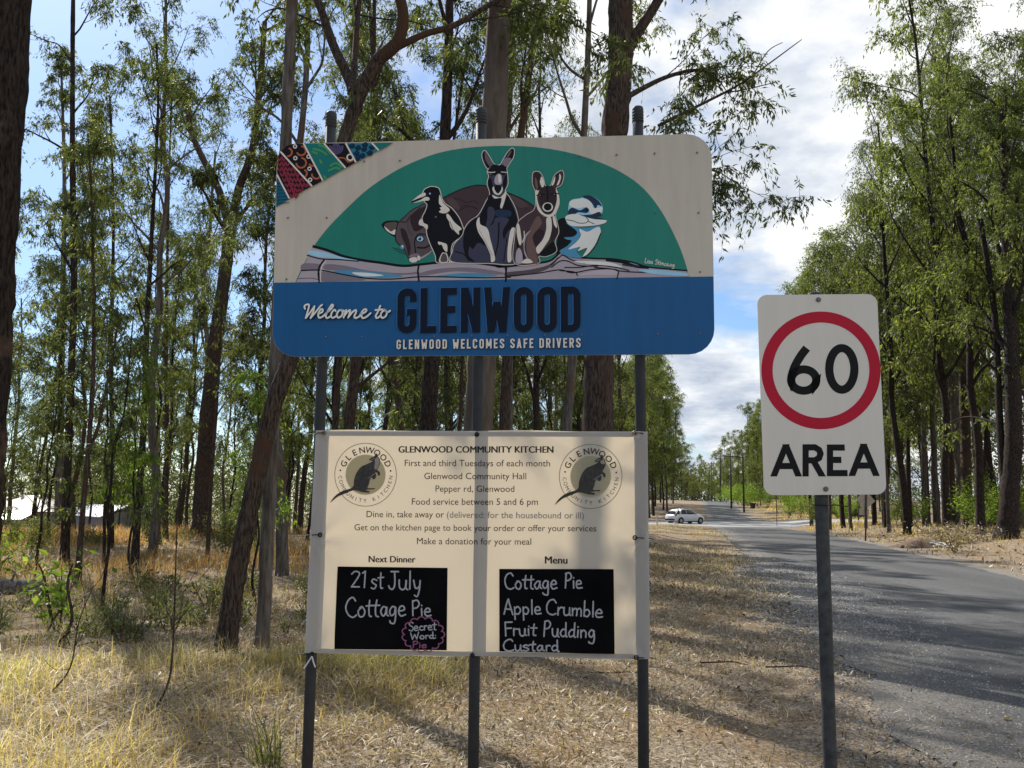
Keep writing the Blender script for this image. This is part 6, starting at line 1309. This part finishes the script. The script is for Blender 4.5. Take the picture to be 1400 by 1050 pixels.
part('bumper', CMB().box((-1.99, 0, .42), (.10, 1.40, .16)), TRIM, CAR); part('number_plate', CMB().box((-2.045, 0, .60), (.012, .37, .12)), PLATE, CAR); part('rear_window', CMB().box((-1.79, 0, 1.12), (.03, 1.16, .30), np.array([(.87, 0, .5), (0, 1, 0), (-.5, 0, .87)])), GLASS, CAR)

# ------------------------------------------------------------------ roadside furniture
x, y = spot(1028, 700); y = 150; x = gpx(1028, y)
BINM = plain('bin_plastic', (.02, .022, .024), rough=.6)
BN = thing('wheelie_bin', 'small black wheelie bin on the far verge by the bend in the grass', 'bin', (x, y, g1(x, y)), None, .4)
part('body', CMB().add([(-.24, -.26, .05), (.24, -.26, .05), (.24, .26, .05), (-.24, .26, .05), (-.30, -.36, .96), (.30, -.36, .96), (.30, .36, .96), (-.30, .36, .96)], quads=[(0, 3, 2, 1), (4, 5, 6, 7), (0, 1, 5, 4), (1, 2, 6, 5), (2, 3, 7, 6), (3, 0, 4, 7)]), BINM, BN)
part('lid', CMB().box((0, -.02, 1.00), (.66, .80, .06)), BINM, BN)
for sx_ in (-1, 1): part('wheel', CMB().tube([(sx_ * .27, .30, .10), (sx_ * .21, .30, .10)], .10, n=12), TYRE, BN)
part('handle', CMB().tube([(-.2, .42, .97), (.2, .42, .97)], .02, n=6), BINM, BN)

WOOD = bark('pole_timber', (.09, .075, .062), (.19, .165, .14), None, sc=(8, 8, .6), bump=.3); INSU = plain('insulator', (.25, .22, .2), rough=.4); CABLE = plain('cable', (.02, .02, .02), rough=.6)
poles = []
for px_, d_, h_, lb in ((1016, 140, 9.0, 'grey timber power pole nearest the black bin'), (999, 152, 9.2, 'timber power pole second along the bank from the bin'), (985, 190, 9.4, 'small distant power pole on the skyline above the road crest'), (973, 225, 10.0, 'faintest farthest power pole above the middle of the road crest')):
    x = gpx(px_, d_); z0 = g1(x, d_); t = thing('power_pole', lb, 'power pole', (x, d_, z0), 'power poles along the road')
    part('pole', CMB().tube([(0, 0, -.3), (0, 0, h_ * .5), (0, 0, h_)], [.16, .14, .11], n=10), WOOD, t, True)
    part('crossarm', CMB().box((0, -.14, h_ - .5), (2.0, .10, .12)), WOOD, t)
    for k in (-.85, 0, .85): part('insulator', CMB().tube([(k, -.14, h_ - .44), (k, -.14, h_ - .30), (k, -.14, h_ - .22)], [.03, .06, .035], n=8), INSU, t)
    poles.append(np.array([x, d_, z0 + h_ - .24]))
DTAN = plain('sign_back', (.40, .335, .26), rough=.6, metal=.2, var=.12, scale=5); RUST = plain('rusty_steel', (.085, .052, .04), rough=.8, var=.35, scale=20)
x, y = spot(1178.5, 733); zg = g1(x, y); y0 = y
DS = thing('warning_sign', 'diamond sign seen from its bare tan back on a thin leaning post', 'road sign', (x, y, zg))
tp_ = at(1185, 655, y) - np.array([x, y, zg]); b_ = np.array([0, 0, -.2]); ax = unit(tp_); part('post', CMB().tube([b_, tp_], .038, n=10), RUST, DS, True)
rt = np.array([1, 0, 0.]) - ax * ax[0]; rt = unit(rt); nb = np.cross(rt, ax)
def flat(c, pts, m, nm, th=.004):
    P = np.array([c + rt * u_ + ax * v_ for u_, v_ in pts]); part(nm, CMB().prism(P, th, nb if nb[1] > 0 else -nb), m, DS)
cD = at(1184, 684, y) - np.array([x, y, zg]) + np.array([0, .05, 0]); sD = 21.0 / FPX * y / 1.0
flat(cD, [(-sD * .62, 0), (0, -sD * .62), (sD * .62, 0), (0, sD * .62)], DTAN, 'diamond_plate')
cR = at(1182, 700, y) - np.array([x, y, zg]) + np.array([0, .05, 0]); flat(cR, [(-.22, -.15), (.22, -.15), (.22, .15), (-.22, .15)], DTAN, 'lower_plate'); 
for px_, py0, py1, r_, lb, m in ((1114.5, 717, 678, .03, 'thin dark stake at the grass edge left of the speed sign post', RUST), (1157, 717, 676, .03, 'thin pale stake in the grass between the speed sign and the diamond sign', WOOD), (1170.5, 711, 670, .085, 'thick weathered grey post beside the diamond sign', WOOD), (1148.5, 708, 676, .03, 'thin dark stake behind the speed sign post, short and upright', RUST), (1060, 716, 678, .03, 'slim stake on the far verge beyond the crossing', RUST)):
    d_ = CAMH * FPX / (py0 - HOR) * 1.28; x = gpx(px_, d_); z0 = g1(x, d_); d_ = d_ if abs(x - SLOPE * d_ - 4.5) > 3.4 else d_ + 6; x = gpx(px_, d_); z0 = g1(x, d_); top = at(px_, py1, d_)[2] - z0
    t = thing('stake', lb, 'stake', (x, d_, z0)); part('shaft', CMB().tube([(0, 0, -.2), (.01, 0, top)], r_, n=8), m, t, True); part('tip', CMB().tube([(.01, 0, top), (.01, 0, top + .03)], [r_ * 1.15, r_ * .7], n=8), m, t, True)
y = 76.0; x = gpx(898, y); GPW = plain('guide_post_white', (.6, .6, .58), rough=.6)
GP = thing('guide_post', 'slim pale guide post on the near verge by the side road', 'guide post', (x, y, g1(x, y))); part('shaft', CMB().box((0, 0, .40), (.10, .03, 1.0)), GPW, GP); part('reflector', CMB().box((0, -.018, .80), (.05, .006, .10)), TAIL, GP)

# ------------------------------------------------------------------ house and shed beyond the trees
RTAN = plain('roof_tan', (.36, .32, .255), rough=.6, var=.1, scale=2); TIN = plain('roof_tin', (.60, .61, .62), rough=.38, metal=.3, var=.08, scale=2); WALLT = plain('wall_tan', (.25, .215, .165), rough=.8, var=.1); WALLG = plain('wall_grey', (.17, .165, .15), rough=.8, var=.1); DARKW = plain('dark_window', (.02, .022, .025), rough=.15)
d_ = 96.0; x = gpx(34, d_); z0 = g1(x, d_); HS = thing('house', 'low house with a tan hipped roof and a white tin verandah roof', 'house', (x, d_, z0))
ez = at(34, 699, d_)[2] - z0; rzg = at(34, 677, d_)[2] - z0
part('wall', CMB().box((0, 3, ez / 2), (7.4, 7, ez)), WALLT, HS)
part('roof', CMB().add([(-4.2, -1.2, ez), (4.2, -1.2, ez), (4.2, 7.2, ez), (-4.2, 7.2, ez), (-.4, 2.4, rzg), (.4, 3.6, rzg)], tris=[(0, 1, 4), (2, 3, 5)], quads=[(1, 2, 5, 4), (3, 0, 4, 5)]), RTAN, HS)
part('vent', CMB().tube([(-.9, 2.2, rzg - .4), (-.9, 2.2, rzg + .15), (-.9, 2.2, rzg + .2)], [.12, .12, .2], n=8), TIN, HS)
part('verandah_roof', CMB().add([(-7.5, -1.3, ez + .02), (2.6, -1.3, ez + .02), (2.6, -4.2, ez - .75), (-7.5, -4.2, ez - .75), (-7.5, -1.3, ez - .06), (2.6, -1.3, ez - .06), (2.6, -4.2, ez - .83), (-7.5, -4.2, ez - .83)], quads=[(0, 1, 2, 3), (7, 6, 5, 4), (3, 2, 6, 7), (1, 0, 4, 5), (0, 3, 7, 4), (2, 1, 5, 6)]), TIN, HS)
for k in (-7.2, -4.0, -.8, 2.3): part('verandah_post', CMB().tube([(k, -4.05, -.2), (k, -4.05, ez - .8)], .06, n=8), GPW, HS)
for k in (-2.2, 1.4): w_ = part('window', CMB().box((k, -.52, ez * .45), (1.3, .06, 1.0)), GPW, HS); part('pane', CMB().box((k, -.57, ez * .45), (1.15, .05, .86)), DARKW, w_)
part('door', CMB().box((-.4, -.53, ez * .36), (.9, .08, ez * .7)), WALLG, HS)
d_ = 84.0; x = gpx(178, d_); z0 = g1(x, d_); SH = thing('shed', 'grey farm shed with a sunlit low-pitched tin roof, half hidden by trunks', 'shed', (x, d_, z0))
ap = at(182, 692.5, d_)[2] - z0; er = at(207, 703, d_)[2] - z0; wl = gpx(182, d_) - gpx(148, d_); wr = gpx(210, d_) - gpx(182, d_); x0_ = gpx(182, d_) - x; Lx, Ly = -7.5, 9.0; el = ap - .95
Vg = np.array([(x0_ - wl, 0, -.3), (x0_ + wr, 0, -.3), (x0_ + wr, 0, er), (x0_, 0, ap), (x0_ - wl, 0, el)]); part('wall', CMB().prism(Vg, 1.0, (Lx * .98, Ly * .98, 0)), WALLG, SH)
for s0, s1, nm in (((x0_ - wl - .35, 0, el - .08), (x0_, 0, ap + .05), 'roof'), ((x0_, 0, ap + .05), (x0_ + wr + .35, 0, er - .10), 'roof')):
    P = np.array([s0, s1, (s1[0], s1[1], s1[2] + .06), (s0[0], s0[1], s0[2] + .06)]) + np.array([.18, -.22, 0]); part(nm, CMB().prism(P, 1.0, (Lx * 1.06, Ly * 1.06, 0)), TIN, SH)
part('door', CMB().box((x0_ - .4, -.04, 1.0), (1.8, .06, 2.1)), plain('shed_door', (.12, .125, .12), rough=.6), SH)
# ------------------------------------------------------------------ fallen wood and debris
def sticks(n, w, h, rg, r=(.006, .02), L=(.4, 1.2)):
    mb = CMB()
    for _ in range(n):
        p = rg.normal(0, 1, 3) * np.array([w, w * .5, 0]) + np.array([0, 0, abs(rg.normal(0, h * .4))]); a_ = rg.uniform(0, 6.28); el_ = rg.normal(0, .35); d = np.array([math.cos(a_) * math.cos(el_), math.sin(a_) * math.cos(el_), math.sin(el_)]); l = rg.uniform(*L)
        pts = [p - d * l / 2, p + rg.normal(0, .04, 3), p + d * l / 2]; pts = np.array(pts); pts[:, 2] = np.maximum(pts[:, 2], .01); rr_ = rg.uniform(*r); mb.tube(crom(pts, 3), np.linspace(rr_, rr_ * .4, len(crom(pts, 3))), n=5)
    return mb
GREYW = bark('dead_wood', (.11, .095, .08), (.30, .27, .235), None, sc=(6, 6, 6), bump=.4); rg = np.random.default_rng(77)
x, y = spot(18, 823); lg = thing('fallen_log', 'grey fallen log lying in the brown grass beside the thick scarred trunk', 'log', (x, y, g1(x, y))); lp = np.array([at(-30, 808, y) - [x, y, g1(x, y)], at(10, 815, y) - [x, y, g1(x, y)], at(54, 826, y) - [x, y, g1(x, y)]]); lp[:, 2] = np.clip(lp[:, 2], .20, .45); part('trunk', CMB().tube(crom(lp, 6), np.linspace(.15, .10, len(crom(lp, 6))), n=12), GREYW, lg, True); part('broken_limb', CMB().tube([lp[1], lp[1] + np.array([.15, -.1, .22])], [.03, .012], n=6), GREYW, lg)
x, y = spot(1300, 742); y = 36; x = gpx(1302, y); bp_ = thing('brush_pile', 'pile of dead branches and dry leaves heaped beside the far verge', 'brush pile', (x, y, g1(x, y))); part('branches', sticks(90, .9, .8, rg), GREYW, bp_)
v, q, a_ = leaf_quads(rg.normal(0, 1, (40, 3)) * [.8, .4, .22] + [0, 0, .4], .16, 900, .12, rg, .2, .4); v[:, 2] = np.maximum(v[:, 2], .02); link('dead_leaves', mesh_np('dead_leaves', v, [q], [LITTER], attr={'rnd': a_}), bp_)
y = 34.5; x = gpx(1252, y); mb = CMB()
dm_ = thing('dirt_mound', 'low heap of brown dirt and stones beside the brush pile', 'mound', (x, y, g1(x, y)))
ths = np.linspace(0, 2 * math.pi, 19)[:-1]; Vm = [(0, 0, .34)]
for k, (r_, z_) in enumerate(((.3, .30), (.6, .17), (.95, -.03))): Vm += [(1.15 * r_ * math.cos(a) * (1 + .2 * rg.normal()), r_ * .7 * math.sin(a) * (1 + .2 * rg.normal()), z_ + .05 * rg.normal() * (k < 2)) for a in ths]
T_ = [(0, 1 + k, 1 + (k + 1) % 18) for k in range(18)]; Q_ = [(1 + r_ * 18 + k, 1 + (r_ + 1) * 18 + k, 1 + (r_ + 1) * 18 + (k + 1) % 18, 1 + r_ * 18 + (k + 1) % 18) for r_ in range(2) for k in range(18)]
part('earth', CMB().add(Vm, quads=Q_, tris=T_), plain('earth', (.14, .09, .06), rough=.95, var=.4, scale=8, bump=.8, bscale=20), dm_, True)
def rock(c, s, seed):
    r = np.random.default_rng(seed); base = []
    for a in np.linspace(0, 6.28, 9)[:-1]:
        for el_ in (-.5, .5): base.append((math.cos(a) * math.cos(el_), math.sin(a) * math.cos(el_), math.sin(el_)))
    base = np.array(base) * (1 + .22 * r.normal(size=(16, 1))) * s + c; base = np.vstack([base, np.array(c) + [0, 0, s * .85], np.array(c) - [0, 0, s * .8]])
    q = [(2 * k, 2 * ((k + 1) % 8), 2 * ((k + 1) % 8) + 1, 2 * k + 1) for k in range(8)]; t = [(2 * k + 1, 2 * ((k + 1) % 8) + 1, 16) for k in range(8)] + [(2 * ((k + 1) % 8), 2 * k, 17) for k in range(8)]
    return CMB().add(base, quads=q, tris=t)
for k, (dx_, dy_) in enumerate(((-.8, -.3), (-.5, -.5), (.5, -.45))): part('stone', rock((dx_, dy_, .06), .10, k), plain('stone', (.20, .165, .125), rough=.95, var=.35, scale=12, bump=.8, bscale=25), dm_)
y = 34.2; x = gpx(1272, y); ws = thing('plastic_sheet', 'torn white sheeting lying on the dirt heap', 'sheet', (x, y, g1(x, y))); S, T = np.meshgrid(np.linspace(-.62, .62, 16), np.linspace(-.22, .22, 7)); V = np.stack([S + .05 * noise2(T * 9, S * 9, 4), T, .12 + .06 * noise2(S * 6, T * 8, 5) - .12 * np.abs(S) ** 2 + .1 * T], -1).reshape(-1, 3); V[:, 2] = np.maximum(V[:, 2], .015)
i = (np.arange(6)[:, None] * 16 + np.arange(15)[None]).ravel(); part('sheet', CMB().add(V, quads=np.stack([i, i + 1, i + 17, i + 16], 1)), plain('white_sheet', (.62, .62, .6), rough=.6), ws, True); part('fold', CMB().tube(crom([(-.5, .1, .12), (0, -.05, .2), (.5, .08, .1)], 5), .03, n=6), MATS['white_sheet'], ws, True)
# dark heap of burnt logs in the shade past the side road
y = 112; x = gpx(1151, y); bh = thing('log_heap', 'dark heap of burnt logs in the shade beyond the side road', 'log heap', (x, y, g1(x, y)))
for k in range(14):
    c = np.array([rg.normal(0, 1.3), rg.normal(0, .6), .25 + .8 * abs(rg.normal(0, .7))]); a0 = rg.uniform(0, 6.28); d = np.array([math.cos(a0), math.sin(a0), rg.normal(0, .3)]) * rg.uniform(.6, 1.4); part('log', CMB().tube([c - d, c, c + d], [.2, .24, .17], n=10), [BARK_DARK, GREYW][k % 5 == 0], bh, True)
# bare dead stems close by
def stem(name, lb, px, d, r_, seed, tw=5):
    bx_ = gpx(px[0][0], d); base = np.array([bx_, d, g1(bx_, d)]); P = crom([np.zeros(3)] + [at(*q, d) - base for q in px[1:]], 6); t = thing(name, lb, 'dead stem', tuple(base)); part('stem', CMB().tube(P, np.linspace(r_, r_ * .35, len(P)), n=7), BARK_BROWN, t, True); g = np.random.default_rng(seed)
    for k in range(tw):
        o = P[int(len(P) * g.uniform(.3, .95))]; d_ = unit(np.array([g.normal(), g.normal(), .8])) * g.uniform(.1, .35); part('twig', CMB().tube(crom([o, o + d_ * .5 + g.normal(0, .02, 3), o + d_], 4), .0025, n=4), BARK_BROWN, t)
stem('dead_stem', 'thin bare dead stem standing in the golden grass', [(229, 975), (231, 930), (238, 850), (240, 780), (243, 690)], 6.9, .010, 1)
stem('dead_stem', 'crooked bare stem with pale broken twigs in the brown grass', [(94, 895), (98, 850), (92, 800), (100, 770)], 9.6, .022, 2, 9)
stem('dead_stem', 'slim leaning bare stem beside the crooked one', [(86, 958), (95, 915), (108, 850), (128, 800)], 7.4, .008, 3, 4)
for (px_, py_, lb, s_) in ((850, 915, 'dark fallen stick lying on the litter between the banner posts', .30), (985, 900, 'thin curved fallen stick on the verge', .22), (1075, 905, 'short broken stick near the speed sign post', .24)):
    x, y = spot(px_, py_); t = thing('fallen_stick', lb, 'stick', (x, y, g1(x, y) + .03)); part('stick', CMB().tube(crom([(-s_, .05, 0), (-s_ * .3, -.03, .02), (s_ * .4, .02, .015), (s_, -.06, .0)], 5), np.linspace(.009, .004, 16), n=7), BARK_BROWN, t, True); part('twig', CMB().tube([(0, 0, .015), (s_ * .2, .12, .04)], [.006, .003], n=5), BARK_BROWN, t)
# strappy dark tuft at the foot of the first banner post
x, y = gpx(385, 5.6), 5.6; v, q, n_, sg = blades(np.array([x, y, g1(x, y)])[None] + np.random.default_rng(3).normal(0, .05, (60, 3)) * [1, 1, 0], np.random.default_rng(4).uniform(.25, .5, 60), np.full(60, .010), np.random.default_rng(5), .9, 4)
tf = thing('grass_clump', 'dark strappy clump at the foot of the first banner post', 'plant', (x, y, g1(x, y))); o = link('leaves', mesh_np('leaves', v - np.array([x, y, g1(x, y)]), [q], [LEAF_OLIVE], attr={'rnd': np.repeat(np.random.default_rng(6).random(60), sg)}), tf)
